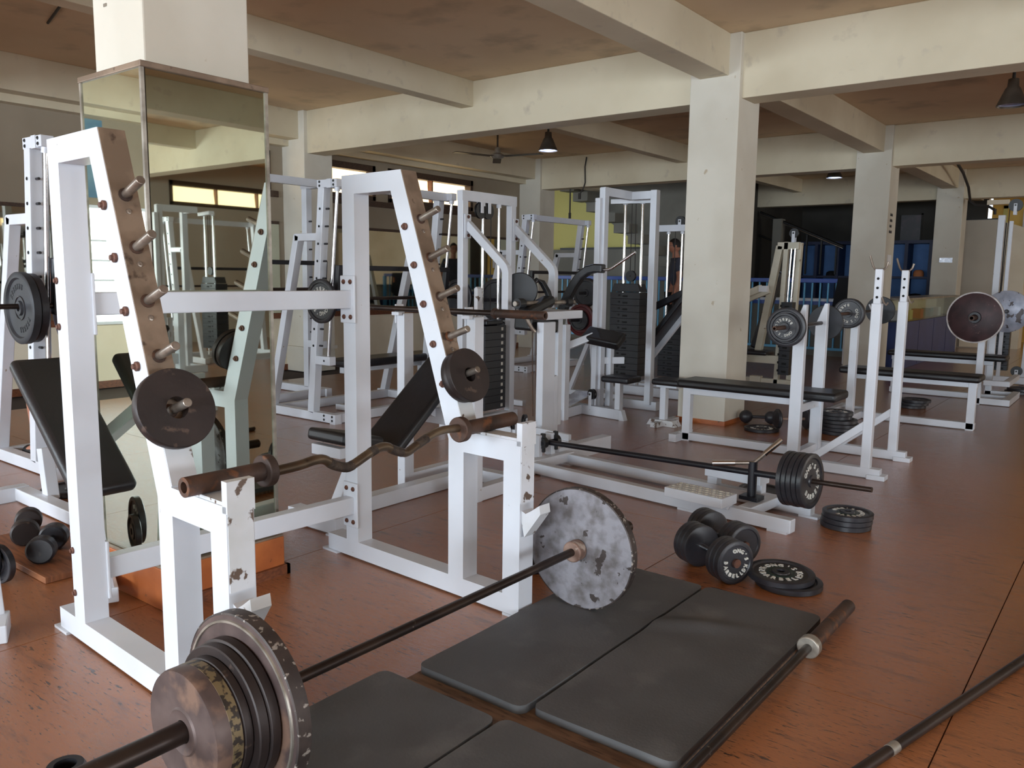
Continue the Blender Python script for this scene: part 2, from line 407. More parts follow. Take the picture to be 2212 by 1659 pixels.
# rear wall (behind the camera) with long window bands, seen in the mirrored column
def wall_x(name, y, th, ops, label, mt='wall_cream', xa=-8.6, xb=XR+.2, z1=ZC):
    b = MB(); prev = xa
    for a, c, za, zb in ops:
        b.box((prev, y, 0), (a, y+th, z1)); b.box((a, y, 0), (c, y+th, za)); b.box((a, y, zb), (c, y+th, z1)); prev = c
    b.box((prev, y, 0), (xb, y+th, z1)); return struct(name, b, mt, label)
wall_x('wall_back', YB, .12, [(-8.0, -2.4, .70, 2.2), (-1.2, 4.4, .70, 2.2)], 'cream wall with long window bands behind the viewer')
for k, (xa, xb) in enumerate(((-8.0, -2.4), (-1.2, 4.4))):
    fr = struct('window_%d' % (20+k), MB().box((xa, YB+.02, .66), (xb, YB+.10, .72)).box((xa, YB+.02, 2.16), (xb, YB+.10, 2.22)), 'white_paint', 'white framed window band behind the viewer')
    for i in range(8):
        x = xa+(xb-xa)*i/7
        build('mullion', MB().box((x-.025, YB+.03, .7), (x+.025, YB+.09, 2.2)), 'white_paint', fr)
    for z in (1.0, 1.25, 1.5):
        build('glazing_bar', MB().box((xa, YB+.04, z-.012), (xb, YB+.07, z+.012)), 'white_paint', fr)
po = build('poster', MB().box((XL+.002, -1.22, 1.92), (XL+.012, -.35, 2.68)), 'poster_blue'); tag(po, 'blue poster on the left wall reflected in the mirrored column', 'poster')
# right wall, out of frame but mirrored in the column; lower openings added for fill
b = MB(); prev = YB
strip_wall('wall_right', XR, .2, [(-1.0, 5.4, .75, 2.15), (11.3, 14.7, .75, 2.15)], 'plaster wall on the far right side with lower openings added for fill light', 'wall_paint', z1=2.2)
strip_wall('wall_right_upper', XR, .2, [(.6, 2.6, 2.3, 2.70), (3.2, 5.4, 2.3, 2.70), (7.4, 10, 2.3, 2.70)], 'upper band of the right wall with slot windows', 'wall_paint', z1=ZC, z0=2.2)
bpy.data.objects['wall_right_upper'].name = 'wall_upper_right'
for i, wdw in enumerate(((.6, 2.6, 2.3, 2.70), (3.2, 5.4, 2.3, 2.70), (7.4, 10, 2.3, 2.70))): slot_window(11+i, *wdw, XR, -1)
for k, (ya, yb) in enumerate(((-1.0, 5.4), (11.3, 14.7))):  # made-up lower window bands, put in to bring light from the right
    fr = struct('window_%d' % (30+k), MB().box((XR-.02, ya, .71), (XR+.1, yb, .77)).box((XR-.02, ya, 2.12), (XR+.1, yb, 2.17)), 'dark_wood', 'brown framed window band added on the right wall for fill light')
    for i in range(9): build('mullion', MB().box((XR+.01, ya+(yb-ya)*i/8-.03, .75), (XR+.07, ya+(yb-ya)*i/8+.03, 2.15)), 'dark_wood', fr)

# columns and beams
ROWS = [(1.50, 1.93), (6.28, 6.70), (11.0, 11.42), (15.9, 16.32)]
bw = 0
def column(x0, x1, y0, y1, label, mt='plaster_white', z0=0):
    o = struct('column', MB().box((x0, y0, z0), (x1, y1, ZC)), mt, label, bevel=.006); return o
column(-3.09, -2.75, 1.50, 1.91, 'square plaster column rising above the mirrored box', z0=.1)
cc = column(-3.09, -2.67, 6.28, 6.70, 'cream square column in the middle of the gym')
struct('baseboard_column', MB().box((-3.10, 6.27, 0), (-2.66, 6.71, .035)), 'orange_paint', 'thin orange skirting round the middle column', cc)
c2 = column(-3.09, -2.67, 11.0, 11.42, 'cream square column beyond the bench presses')
c3 = column(-3.09, -2.67, 15.9, 16.32, 'cream square column beside the glass counter')
ca = column(-8.43, -8.01, 6.28, 6.70, 'cream corner pillar on the left wall')
struct('column_ledge', MB().box((-8.45, 6.24, .27), (-7.99, 6.72, .31)), 'plaster_white', None, ca)
column(-8.43, -8.01, 11.0, 11.42, 'cream pillar at the far end of the left wall')
column(-8.43, -8.01, 1.50, 1.92, 'cream pillar on the left wall behind the incline bench')
for y0, y1 in ROWS: column(2.45, 2.87, y0, y1, 'cream square column on the right hand side')
for i, (y0, y1) in enumerate(ROWS):
    struct('cross_beam', MB().box((-8.43 if i < 3 else -12, y0+.05, 2.60), (XR, y0+.31, ZC)), 'plaster', 'wide plaster beam spanning between the columns, row %s' % ('nearest', 'second', 'third', 'farthest')[i], bevel=.006)
struct('cross_beam', MB().box((-8.43, -3.2, 2.60), (XR, -2.94, ZC)), 'plaster', 'plaster beam near the rear wall')
for (xa, xb, zb, lab) in ((-3.01, -2.765, 2.775, 'long plaster beam running over the middle columns'), (-8.36, -8.11, 2.77, 'long plaster beam along the left wall'),
                          (-5.60, -5.44, 2.845, 'slim secondary ceiling beam left of the middle column'), (-.27, -.11, 2.845, 'slim secondary ceiling beam overhead on the right'),
                          (2.53, 2.775, 2.775, 'long plaster beam on the right hand columns'), (5.0, 5.16, 2.845, 'slim secondary ceiling beam far right')):
    struct('ceiling_beam', MB().box((xa, YB, zb), (xb, 19.5, ZC+.001)), 'plaster', lab, bevel=.006)
struct('wall_infill', MB().box((XL-.001, YB, 2.70), (-8.30, 11.4, ZC)), 'plaster', 'plaster strip above the slot windows')
bpy.data.objects['wall_infill'].name = 'trim_4'

# ------------------------------------------------------------------ plates, bars, dumbbells
def quat_z(axis, spin=0):
    q = V3((0, 0, 1)).rotation_difference(V3(axis).normalized()); return q @ Matrix.Rotation(spin, 3, 'Z').to_quaternion()
def plate(label, r, t, loc, axis, mt='black_iron', style='dish', text=None, spin=0, hole=.016, name='weight_plate', group=None, extra=None, tcol='letter_white', tsize=None, seg=48, cat='weight plate', rim_mt=None, both=False):
    """loc = centre of the plate, axis points out of the lettered face"""
    o = thing(name, label, cat, (0, 0, 0), group); h = t/2
    if style == 'dish':     # raised rim, dished web, raised hub
        prof = [(hole, -h), (hole*2.1, -h), (hole*2.3, -h*.45), (r*.80, -h*.45), (r*.84, -h), (r*.97, -h), (r, -h*.8), (r, h*.8), (r*.97, h), (r*.84, h), (r*.80, h*.45), (hole*2.3, h*.45), (hole*2.1, h), (hole, h), (hole, -h)]
    elif style == 'flat':
        prof = [(hole, -h), (r*.98, -h), (r, -h*.8), (r, h*.8), (r*.98, h), (hole, h), (hole, -h)]
    elif style == 'rimmed':  # thin bead at the rim, flat face
        prof = [(hole, -h), (r*.95, -h), (r*.955, -h*1.0), (r, -h), (r, h), (r*.955, h), (r*.95, h*.6), (hole*2.6, h*.6), (hole*2.2, h), (hole, h), (hole, -h)]
    d = build('disc', MB().lathe(prof, (0, 0, 0), (0, 0, 1), seg), mt, o, smooth=True)
    if text:
        L = MB(); sz = tsize or r*.25
        rad = r*.56 if style == 'dish' else r*.6
        hh = h*.45 if style == 'dish' else h
        for (s, a0, inward) in text: ring_text(L, s, rad, sz, hh, a0, sz*.86/rad, inward=inward)
        build('lettering', L, tcol, o)
    if rim_mt:
        build('rim', MB().lathe([(r*.95, h*.9), (r*.955, h*1.25), (r*1.004, h*1.25), (r*1.004, -h*1.02), (r*.95, -h*1.02)], (0, 0, 0), (0, 0, 1), seg), rim_mt, o, smooth=True)
    if extra: extra(o, r, h)
    o.rotation_mode = 'QUATERNION'; o.rotation_quaternion = quat_z(axis, spin); o.location = loc
    return o
ONG = [("ONG'S", R(134), False), ('BARBELL', R(204), True), ('KG', R(14), False)]
def barbell(name, label, p, q, r=.0145, sr=.025, sl=.42, cr=.038, mt='steel_bar', smt='rust_iron', cmt='pink_collar', group=None, ends=(True, True), cl=.035):
    p, q = V3(p), V3(q); d = (q-p).normalized(); o = thing(name, label, 'barbell', (p+q)/2, group)
    a = p+d*(sl if ends[0] else 0); c = q-d*(sl if ends[1] else 0)
    build('shaft', MB().cyl(a-d*.02, c+d*.02, r, seg=20), mt, o, smooth=True)
    if ends[0]:
        build('sleeve', MB().lathe([(sr*.55, .012), (sr*.6, 0), (sr, 0), (sr, sl)], p, d, 20), smt, o, smooth=True)
        build('collar', MB().cyl(a, a+d*cl, cr, seg=24), cmt, o, smooth=True, bevel=.004)
    if ends[1]:
        build('sleeve', MB().lathe([(sr*.55, .012), (sr*.6, 0), (sr, 0), (sr, sl)], q, -d, 20), smt, o, smooth=True)
        build('collar', MB().cyl(c-d*cl, c, cr, seg=24), cmt, o, smooth=True, bevel=.004)
    return o
def dumbbell(name, label, p, q, hr, ht, gr=.015, mt='black_iron', gmt='chrome', group=None, text=False, style='plates'):
    """p,q centres of the outer faces"""
    p, q = V3(p), V3(q); d = (q-p).normalized(); o = thing(name, label, 'dumbbell', (0, 0, 0), group); c = (p+q)/2; o.location = V3((c.x, c.y, 0))
    build('grip', MB().cyl(p+d*ht*.5, q-d*ht*.5, gr, seg=16), gmt, o, smooth=True)
    for e, s in ((p, 1), (q, -1)):
        b = MB()
        if style == 'plates':
            k = 3; prof = []
            for i in range(k):
                a0 = ht*i/k; a1 = ht*(i+1)/k
                prof += [(hr*.93, a0+.001), (hr, a0+ht*.05), (hr, a1-ht*.05), (hr*.93, a1-.001)]
            prof = [(0, .004), (hr*.22, .004), (hr*.24, .004), (hr*.78, .004), (hr*.82, 0)]+prof+[(0, ht)]
        elif style == 'ball':
            prof = [(hr*math.sin(math.pi*i/12)+1e-5, hr*(1-math.cos(math.pi*i/12))) for i in range(13)]
        else:
            prof = [(0, 0), (hr*.86, 0), (hr, hr*.12), (hr, ht-hr*.12), (hr*.86, ht), (0, ht)]
        h = build('head', b.lathe(prof, e, d*s, 32), mt, o, smooth=True)
        if style == 'plates': build('end_nut', MB().cyl(e-d*s*.008, e+d*s*.004, hr*.2, seg=12), 'rust_bolt', h, smooth=True)
    if text:
        e, s = text
        L = MB(); ring_text(L, "ONG'S", hr*.58, hr*.25, .0, R(134), .38); ring_text(L, 'BARBELL', hr*.58, hr*.25, .0, R(204), .38, inward=True); ring_text(L, 'KG', hr*.58, hr*.25, .0, R(14), .38)
        qq = quat_z(-d*s if e is p else d, 0)
        nrm = (-d if e == 'p' else d); base = p if e == 'p' else q
        qq = quat_z(nrm, s)
        L.xf(lambda v: base+(qq @ v))
        build('lettering', L, 'letter_white', o)
    return o

# ------------------------------------------------------------------ mirrored column box
mc = thing('mirror_box', 'mirrored box round the near column on an orange plinth', 'mirror', (-2.88, 1.69, 0))
build('plinth', MB().box((-3.085, 1.435, 0), (-2.655, 1.945, .155)), 'orange_paint', mc, bevel=.004)
build('plinth_skirting', MB().box((-3.02, 1.945, 0), (-2.64, 1.96, .04)).box((-2.655, 1.46, 0), (-2.64, 1.96, .04)), 'brown_wood', mc)
build('plinth_cap', MB().box((-3.082, 1.438, .155), (-2.658, 1.942, .163)), 'strip_steel', mc)
build('mirror_pane', MB().box((-3.10, 1.450, .165), (-2.682, 1.456, 1.865)), 'mirror', mc)
build('mirror_pane', MB().box((-2.690, 1.465, .165), (-2.684, 1.93, 1.865)), 'mirror', mc)
build('backing', MB().box((-3.098, 1.457, .165), (-2.691, 1.93, 1.863)), 'dark_wood', mc)
for x, y in ((-2.684, 1.452), (-3.104, 1.452), (-2.684, 1.932)):
    build('corner_strip', MB().box((x-.006, y-.006, .163), (x+.006, y+.006, 1.87)), 'silver_ring', mc)
build('top_rail', MB().box((-3.112, 1.442, 1.865), (-2.672, 1.94, 1.885)), 'strip_steel', mc, bevel=.003)

# ------------------------------------------------------------------ near plate rack (two A-frames)
RA = R(-3.0); RO = V3((-2.833, 1.148, 0))
def rk(x, y, z): c, s = math.cos(RA), math.sin(RA); return V3((RO.x+x*c-y*s, RO.y+x*s+y*c, z))
rack = thing('plate_rack', 'white steel plate rack with two A-shaped frames and storage pegs', 'rack', (RO.x+.5, RO.y+.55, 0))
AF = [(.157, .0), (.157, 1.59), (.513, 1.59), (.852, .637), (1.122, .637), (1.122, 0), (1.045, 0), (1.045, .560), (.850, .560), (.850, 0)]
def aframe(y0):
    D = .075; b = MB()
    # closed outline of the frame with its openings built from joined members
    f = lambda x, y, z: rk(x, y, z)
    P = lambda pts: b.prism(pts, y0, y0+D, f)
    P([(.030, .008), (1.122, .008), (1.122, .078), (.030, .078)])                       # runner
    P([(.157, .078), (.235, .078), (.235, 1.515), (.157, 1.59)])                        # rear upright
    P([(.157, 1.59), (.235, 1.515), (.456, 1.515), (.513, 1.59)])                       # top
    P([(.513, 1.59), (.456, 1.515), (.772, .60), (.852, .637)])                         # sloping member
    P([(.772, .60), (.772, .078), (.850, .078), (.850, .560), (.852, .637)])            # middle leg
    P([(.852, .637), (.850, .560), (1.045, .560), (1.122, .637)])                       # arm
    P([(1.122, .637), (1.045, .560), (1.045, .078), (1.122, .078)])                     # front leg
    fr = build('a_frame', b, 'white_paint', rack)
    build('foot_plate', MB().prism([(.0, 0), (.10, 0), (.10, .009), (.0, .009)], y0-.01, y0+D+.01, f), 'white_paint', fr)
    build('foot_plate', MB().prism([(1.05, 0), (1.13, 0), (1.13, .009), (1.05, .009)], y0-.005, y0+D+.005, f), 'white_paint', fr)
    # worn saddle on the arm and catch hook on the front leg
    build('saddle', MB().prism([(.93, .637), (1.10, .637), (1.10, .646), (.93, .646)], y0+.004, y0+D-.004, f), 'white_chipped', fr)
    build('stop', MB().prism([(1.104, .62), (1.128, .62), (1.128, .70), (1.104, .70)], y0, y0+D, f), 'white_chipped', fr)
    build('worn_face', MB().prism([(1.1215, .42), (1.1245, .42), (1.1245, .62), (1.1215, .62)], y0+.003, y0+D-.003, f), 'white_chipped', fr)
    build('catch_hook', MB().prism([(1.12, .36), (1.135, .30), (1.205, .395), (1.20, .425), (1.165, .40), (1.14, .385), (1.122, .392)], y0+.01, y0+D-.01, f), 'white_chipped', fr)
    # steel strip with pegs on the sloping member
    ang = math.atan2(.852-.513, 1.59-.637); nx, nz = math.cos(ang), math.sin(ang)
    def sl(z, off=0): return .513+(1.59-z)*math.tan(ang)+nx*off, z+nz*off
    a, c = sl(1.588), sl(.80); a2, c2 = sl(1.588, .004), sl(.80, .004)
    strip = build('peg_strip', MB().prism([a, c, c2, a2], y0+.001, y0+D-.001, f), 'strip_steel', fr)
    l0, l1 = sl(.80), sl(.64); l2, l3 = sl(.64, .003), sl(.80, .003)
    build('worn_strip', MB().prism([l0, l1, l2, l3], y0+.001, y0+D-.001, f), 'white_chipped', fr)
    pegs = []
    ax = (rk(nx, 0, 0)-rk(0, 0, 0)); ax.z = nz
    for z in (1.405, 1.262, 1.118, .972, .828):
        x_, z_ = sl(z, .002); p = rk(x_, y0+D/2, z_); q = p+ax*.105
        pg = build('peg', MB().cyl(p, q, .0125, seg=14), 'peg_steel', rack, smooth=True, bevel=.002)
        build('weld', MB().cyl(p, p+ax*.006, .019, seg=14), 'rust_iron', pg, smooth=True)
        x2, z2 = sl(z-.045, .004); bolt(rack, rk(x2, y0+D/2, z2), ax, .008, .006, 'peg_steel')
        x3, z3 = sl(z-.012, -.045); bolt(rack, rk(x3, y0-.001, z3), rk(0, -1, 0)-rk(0, 0, 0), .0135, .016, 'rust_bolt')
        pegs.append((p, ax))
    return pegs
pegs1 = aframe(0.0); pegs2 = aframe(1.098)
for z0, z1 in ((1.060, 1.132), (.200, .272)):
    build('cross_bar', MB().prism([(.168, z0), (.222, z0), (.222, z1), (.168, z1)], .075, 1.098, rk), 'white_paint', rack, bevel=.004)
    fl2 = build('flange', MB().prism([(.150, z0-.06), (.242, z0-.06), (.242, z1+.06), (.150, z1+.06)], 1.088, 1.098, rk), 'white_paint', rack, bevel=.003)
    fl3 = build('flange', MB().prism([(.150, z0-.06), (.242, z0-.06), (.242, z1+.06), (.150, z1+.06)], .075, .085, rk), 'white_paint', rack, bevel=.003)
    for x in (.175, .218):
        for z in (z0-.035, z1+.035):
            bolt(fl2, rk(x, 1.088, z), rk(0, -1, 0)-rk(0, 0, 0), .010, .008, 'rust_bolt')
    for z in (z0-.035, z1+.035):
        bolt(rack, rk(.172, .0, z), rk(0, -1, 0)-rk(0, 0, 0), .011, .010); bolt(rack, rk(.157, .035, z), rk(-1, 0, 0)-rk(0, 0, 0), .012, .028)
p, ax = pegs1[4]; plate('smooth dark brown plate hung on the lowest peg of the near A-frame', .108, .030, p+ax*.030, ax, 'brown_iron', 'flat', hole=.030)
p, ax = pegs2[4]; plate('inner of two brown plates on the far A-frame lowest peg', .096, .028, p+ax*.022+V3((0, 0, -.006)), ax, 'brown_iron', 'flat', hole=.028, group='brown plates on the far A-frame')
plate('outer of two brown plates on the far A-frame lowest peg', .100, .022, p+ax*.052+V3((0, -.0, -.008)), ax, 'brown_iron', 'flat', hole=.026, group='brown plates on the far A-frame')

# EZ curl bar resting on the rack arms
ez = thing('curl_bar', 'rusty bent curl bar lying across the arms of the plate rack', 'barbell', (-1.84, 1.7, .6))
EX = -1.838
zb = .672
PT = [(1.27, .664), (1.394, .666), (1.455, .672), (1.49, .668), (1.525, .646), (1.573, .630), (1.605, .636), (1.654, .654), (1.700, .668), (1.735, .667), (1.758, .655), (1.80, .638), (1.826, .635), (1.87, .651), (1.928, .671), (1.965, .680), (2.014, .682), (2.10, .676)]
# smooth the path
pp = [V3((EX, y, z)) for y, z in PT]; sm = []
for i in range(len(pp)-1):
    p0, p1, p2, p3 = pp[max(i-1, 0)], pp[i], pp[i+1], pp[min(i+2, len(pp)-1)]
    for k in range(4):
        t = k/4; sm.append(.5*((2*p1)+(-p0+p2)*t+(2*p0-5*p1+4*p2-p3)*t*t+(-p0+3*p1-3*p2+p3)*t**3))
sm.append(pp[-1])
build('shaft', MB().tube(sm, .0142, 14), 'bronze_bar', ez, smooth=True)
for ya, yb in ((1.50, 1.60), (1.665, 1.70), (1.75, 1.80), (1.86, 1.925)):
    seg = [v for v in sm if ya <= v.y <= yb]
    if len(seg) > 1: build('knurling', MB().tube(seg, .0151, 14), 'knurl', ez, smooth=True)
for y0, y1 in ((1.055, 1.285), (2.375, 2.09)):
    d = 1 if y1 > y0 else -1
    build('sleeve', MB().lathe([(.0145, .03), (.0145, .0), (.0255, 0), (.0255, abs(y1-y0))], (EX, y0, zb), (0, d, 0), 24), 'rust_iron', ez, smooth=True)
    build('collar', MB().cyl((EX, y1-d*.005, zb), (EX, y1+d*.022, zb), .044, seg=28), 'rust_iron', ez, smooth=True, bevel=.003)

# ------------------------------------------------------------------ lifting platform and mats
pf = build('platform_board', MB().box((-1.64, .35, 0), (-.80, 2.80, .014)), 'plywood_worn', bevel=.002)
tag(pf, 'worn plywood sheet underneath the rubber mats', 'board')
def mat_mesh(x0, x1, y0, y1, z0, th, cr, fn, nx=26, ny=52):
    """rounded-corner slab with a gently uneven top"""
    b = MB(); top = []; idx = {}
    vs = []; fs = []
    for j in range(ny+1):
        for i in range(nx+1):
            u, v = i/nx, j/ny; x = x0+(x1-x0)*u; y = y0+(y1-y0)*v
            # pull corners in
            dx = min(x-x0, x1-x); dy = min(y-y0, y1-y)
            if dx < cr and dy < cr:
                cx = x0+cr if x-x0 < x1-x else x1-cr; cy = y0+cr if y-y0 < y1-y else y1-cr
                ex, ey = x-cx, y-cy; m_ = max(abs(ex), abs(ey)); l_ = math.hypot(ex, ey)
                if l_ > 1e-9: x, y = cx+ex*m_/l_, cy+ey*m_/l_
            vs.append((x, y, z0+th+fn(x, y)))
    n = len(vs); vs += [(x, y, z0) for x, y, z in vs]
    w_ = nx+1
    for j in range(ny):
        for i in range(nx):
            a = j*w_+i; fs.append((a, a+1, a+w_+1, a+w_)); fs.append((a+n, a+w_+n, a+w_+1+n, a+1+n))
    rim = [i for i in range(nx)]+[j*w_+nx for j in range(ny)]+[ny*w_+nx-i for i in range(nx)]+[(ny-j)*w_ for j in range(ny)]
    for k in range(len(rim)):
        a, c = rim[k], rim[(k+1) % len(rim)]; fs.append((a, c, c+n, a+n))
    return b.add(vs, fs)
def bumpy(x, y, k=0):
    return .0012*math.sin(7*x+3*y+k)+.0010*math.sin(11*y-5*x+2*k)
def ridge(x, y):   # wrinkle near the far left corner of the right mat
    d = (x+1.10)*.8+(y-2.45)*.35; e = y-2.44-(x+1.14)*.5
    return bumpy(x, y, 2)+.018*math.exp(-(e/.045)**2)*math.exp(-((x+1.12)/.13)**2)
MT = .024; MZ = .0145
for lab, bx, cr, fn in (('dark grey rubber mat under the grey plate of the near barbell', (-1.640, -1.245, 1.665, 2.815), .03, lambda x, y: bumpy(x, y)),
                    ('dark grey rubber mat beside the empty barbell, with a wrinkle', (-1.232, -.802, 1.69, 2.815), .03, ridge),
                    ('rubber mat at the bottom edge, next to the stacked brown plates', (-1.695, -1.265, .42, 1.585), .03, lambda x, y: bumpy(x, y, 4)),
                    ('rubber mat at the bottom centre, nearest to the viewer', (-1.252, -.802, .42, 1.60), .03, lambda x, y: bumpy(x, y, 6))):
    o = build('rubber_mat', mat_mesh(*bx, MZ, MT, cr, fn), 'rubber_mat', None, smooth=True); tag(o, lab, 'mat', 'rubber mats on the lifting platform')

# ------------------------------------------------------------------ near loaded barbell
BX, BZ = -1.503, .2535
BR = BZ-MZ-MT
nb = barbell('barbell', 'long dark barbell loaded with plates lying across the mats', (BX, .56, BZ), (BX, 2.66, BZ), .0140, .0235, 0.0, .04, 'steel_bar', 'steel_bar', ends=(False, False))
build('sleeve', MB().lathe([(.010, .01), (.011, 0), (.0235, 0), (.0235, .47)], (BX, .56, BZ), (0, 1, 0), 20), 'steel_bar', nb, smooth=True)
build('sleeve', MB().lathe([(.010, .01), (.011, 0), (.0235, 0), (.0235, .36)], (BX, 2.672, BZ), (0, -1, 0), 20), 'steel_bar', nb, smooth=True)
build('collar', MB().cyl((BX, 2.284, BZ), (BX, 2.327, BZ), .037, seg=28), 'pink_collar', nb, smooth=True, bevel=.005)
build('collar', MB().cyl((BX, 1.010, BZ), (BX, 1.05, BZ), .037, seg=28), 'pink_collar', nb, smooth=True, bevel=.005)
def flaky(o, r, h): build('rim_band', MB().lathe([(r*.985, -h*1.0), (r*1.004, -h*.9), (r*1.004, h*.9), (r*.985, h)], (0, 0, 0), (0, 0, 1), 64), 'rim_dark_flaked', o, smooth=True)
plate('large flaking grey plate at the far end of the near barbell', BR, .034, (BX, 2.346, BZ), (0, -1, 0), 'grey_flaked', 'flat', hole=.0245, seg=72, extra=flaky)
def redmark(o, r, h):
    flaky(o, r, h)
    b = MB(); n = 14
    for i in range(n):
        t0 = R(112)-i*R(5); t1 = t0-R(5); ra, rb = r*.62, r*(.70+.03*math.sin(i*2.1))
        b.add([(ra*math.cos(t0), ra*math.sin(t0), h*1.01), (rb*math.cos(t0), rb*math.sin(t0), h*1.01), (rb*math.cos(t1), rb*math.sin(t1), h*1.01), (ra*math.cos(t1), ra*math.sin(t1), h*1.01)], [(0, 1, 2, 3)])
    build('red_mark', b, 'red_chalk', o)
    build('bead', MB().lathe([(r*.90, h), (r*.905, h*1.25), (r*.93, h*1.25), (r*.935, h)], (0, 0, 0), (0, 0, 1), 64), 'silver_ring', o, smooth=True)
plate('large rust-brown plate with red chalk mark, innermost on the near barbell', .206, .036, (BX, .990, BZ), (0, -1, 0), 'face_rust', 'flat', hole=.0245, seg=72, extra=redmark)
plate('second plate from the red-marked one on the near barbell', .157, .024, (BX, .957, BZ), (0, -1, 0), 'brown_iron', 'flat', hole=.0245, seg=64, group='brown plates on the near barbell')
plate('brown middle plate of the near barbell stack', .152, .024, (BX, .932, BZ), (0, -1, 0), 'brown_iron', 'flat', hole=.0245, seg=64, group='brown plates on the near barbell')
plate('brown plate just behind the gold-speckled outer plate of the near barbell', .132, .020, (BX, .909, BZ), (0, -1, 0), 'brown_iron', 'flat', hole=.0245, seg=64, group='brown plates on the near barbell')
def goldband(o, r, h):
    build('worn_band', MB().lathe([(r*.99, -h*.95), (r*1.003, -h*.9), (r*1.003, -h*.1), (r*.99, -h*.05)], (0, 0, 0), (0, 0, 1), 64), 'gold_worn', o, smooth=True)
    build('hub', MB().lathe([(.025, h), (.04, h*1.05), (.048, h*1.12), (.052, h)], (0, 0, 0), (0, 0, 1), 48), 'face_rust', o, smooth=True)
plate('outermost plate of the near barbell, rusty face and gold-speckled rim', .130, .060, (BX, .868, BZ), (0, -1, 0), 'face_rust', 'flat', hole=.0245, seg=64, extra=goldband)

# ------------------------------------------------------------------ loose bars on the floor
eb = barbell('barbell', 'empty dark barbell lying along the right edge of the mats', (-.772, .82, .036), (-.760, 2.97, .036), .014, .0245, .40, .036, 'steel_bar', 'rust_iron', 'silver_ring')
lb = thing('steel_bar', 'plain dark steel bar with silver ring at lower right corner', 'bar', (-.2, 2.9, 0))
pA, pB = V3((-.62, 1.35, .0145)), V3((-.03, 3.66, .0145)); d = (pB-pA).normalized()
build('shaft', MB().cyl(pA, pB, .0145, seg=20), 'steel_bar', lb, smooth=True)
build('ring', MB().cyl(pA+d*.80, pA+d*.835, .0155, seg=20), 'silver_ring', lb, smooth=True)

# dumbbells and plates around the mats
A = V3((-1.195, 2.995, .088)); dd = V3((-.88, .47, 0)).normalized()
dumbbell('dumbbell', 'front black dumbbell with white lettering beside the mats', A, A+dd*.30, .088, .085, .0125, text=('p', .5), group='black dumbbells beside the mats')
A2 = A+V3((-.057, .232, 0))
dumbbell('dumbbell', 'black dumbbell behind the lettered one beside the mats', A2, A2+dd*.30, .086, .085, .0125, group='black dumbbells beside the mats')
plate('lower black plate of the pair lying by the empty barbell', .128, .024, (-1.030, 3.130, .012), (0, 0, 1), 'black_iron', 'dish', group='floor plates by the mats')
plate('upper plate lettered in white lying by the empty barbell', .130, .024, (-1.065, 3.135, .0365), (.02, -.03, 1), 'black_iron', 'dish', [("ONG'S", R(134), False), ('BARBELL', R(204), True), ('KG', R(14), False), ('7\u00bd', R(183), False)], spin=R(20), group='floor plates by the mats', extra=lambda o, r, h: build('green_ring', MB().lathe([(.036, h*.46), (.040, h*.7), (.054, h*.7), (.057, h*.46)], (0, 0, 0), (0, 0, 1), 40), 'green_iron', o, smooth=True))
for i, nm in enumerate(('bottom plate of the three stacked beside the row machine', 'middle plate of the three stacked beside the row machine', 'top plate of the three stacked beside the row machine')):
    plate(nm, .118, .026, (-1.085+.004*i, 4.09-.003*i, .013+.0265*i), (0, 0, 1), 'black_iron', 'dish', ONG if i == 2 else None, spin=R(40), group='stacked plates by the row machine', extra=(lambda o, r, h: build('green_ring', MB().lathe([(.036, h*.46), (.040, h*.7), (.05, h*.7), (.053, h*.46)], (0, 0, 0), (0, 0, 1), 40), 'green_iron', o, smooth=True)) if i == 2 else None)
# ribbed black roller end on the floor behind the flaking plate
bt = thing('roller_cap', 'ribbed black plastic cap standing behind the grey flaking plate', 'cap', (-1.90, 2.62, 0))
build('body', MB().lathe([(0, 0), (.052, 0), (.054, .01), (.054, .055), (.050, .06), (.052, .075), (.05, .105), (.044, .118), (.030, .120), (.028, .09), (0, .09)], (-1.90, 2.62, 0), (0, 0, 1), 32), 'black_plastic', bt, smooth=True)
for i in range(16):
    t = 2*math.pi*i/16; c = V3((-1.90+.054*math.cos(t), 2.62+.054*math.sin(t), .008))
    build('rib', MB().bar(c, c+V3((0, 0, .045)), .007, .007), 'black_plastic', bt)
# black rubber ring at the lower left corner
rr = build('rubber_ring', MB().lathe([(.025, 0), (.040, 0), (.045, .01), (.045, .036), (.04, .045), (.025, .045), (.025, 0)], (-1.92, .775, 0), (0, 0, 1), 36), 'black_plastic', smooth=True)
tag(rr, 'black rubber ring on the floor at lower left corner', 'ring')

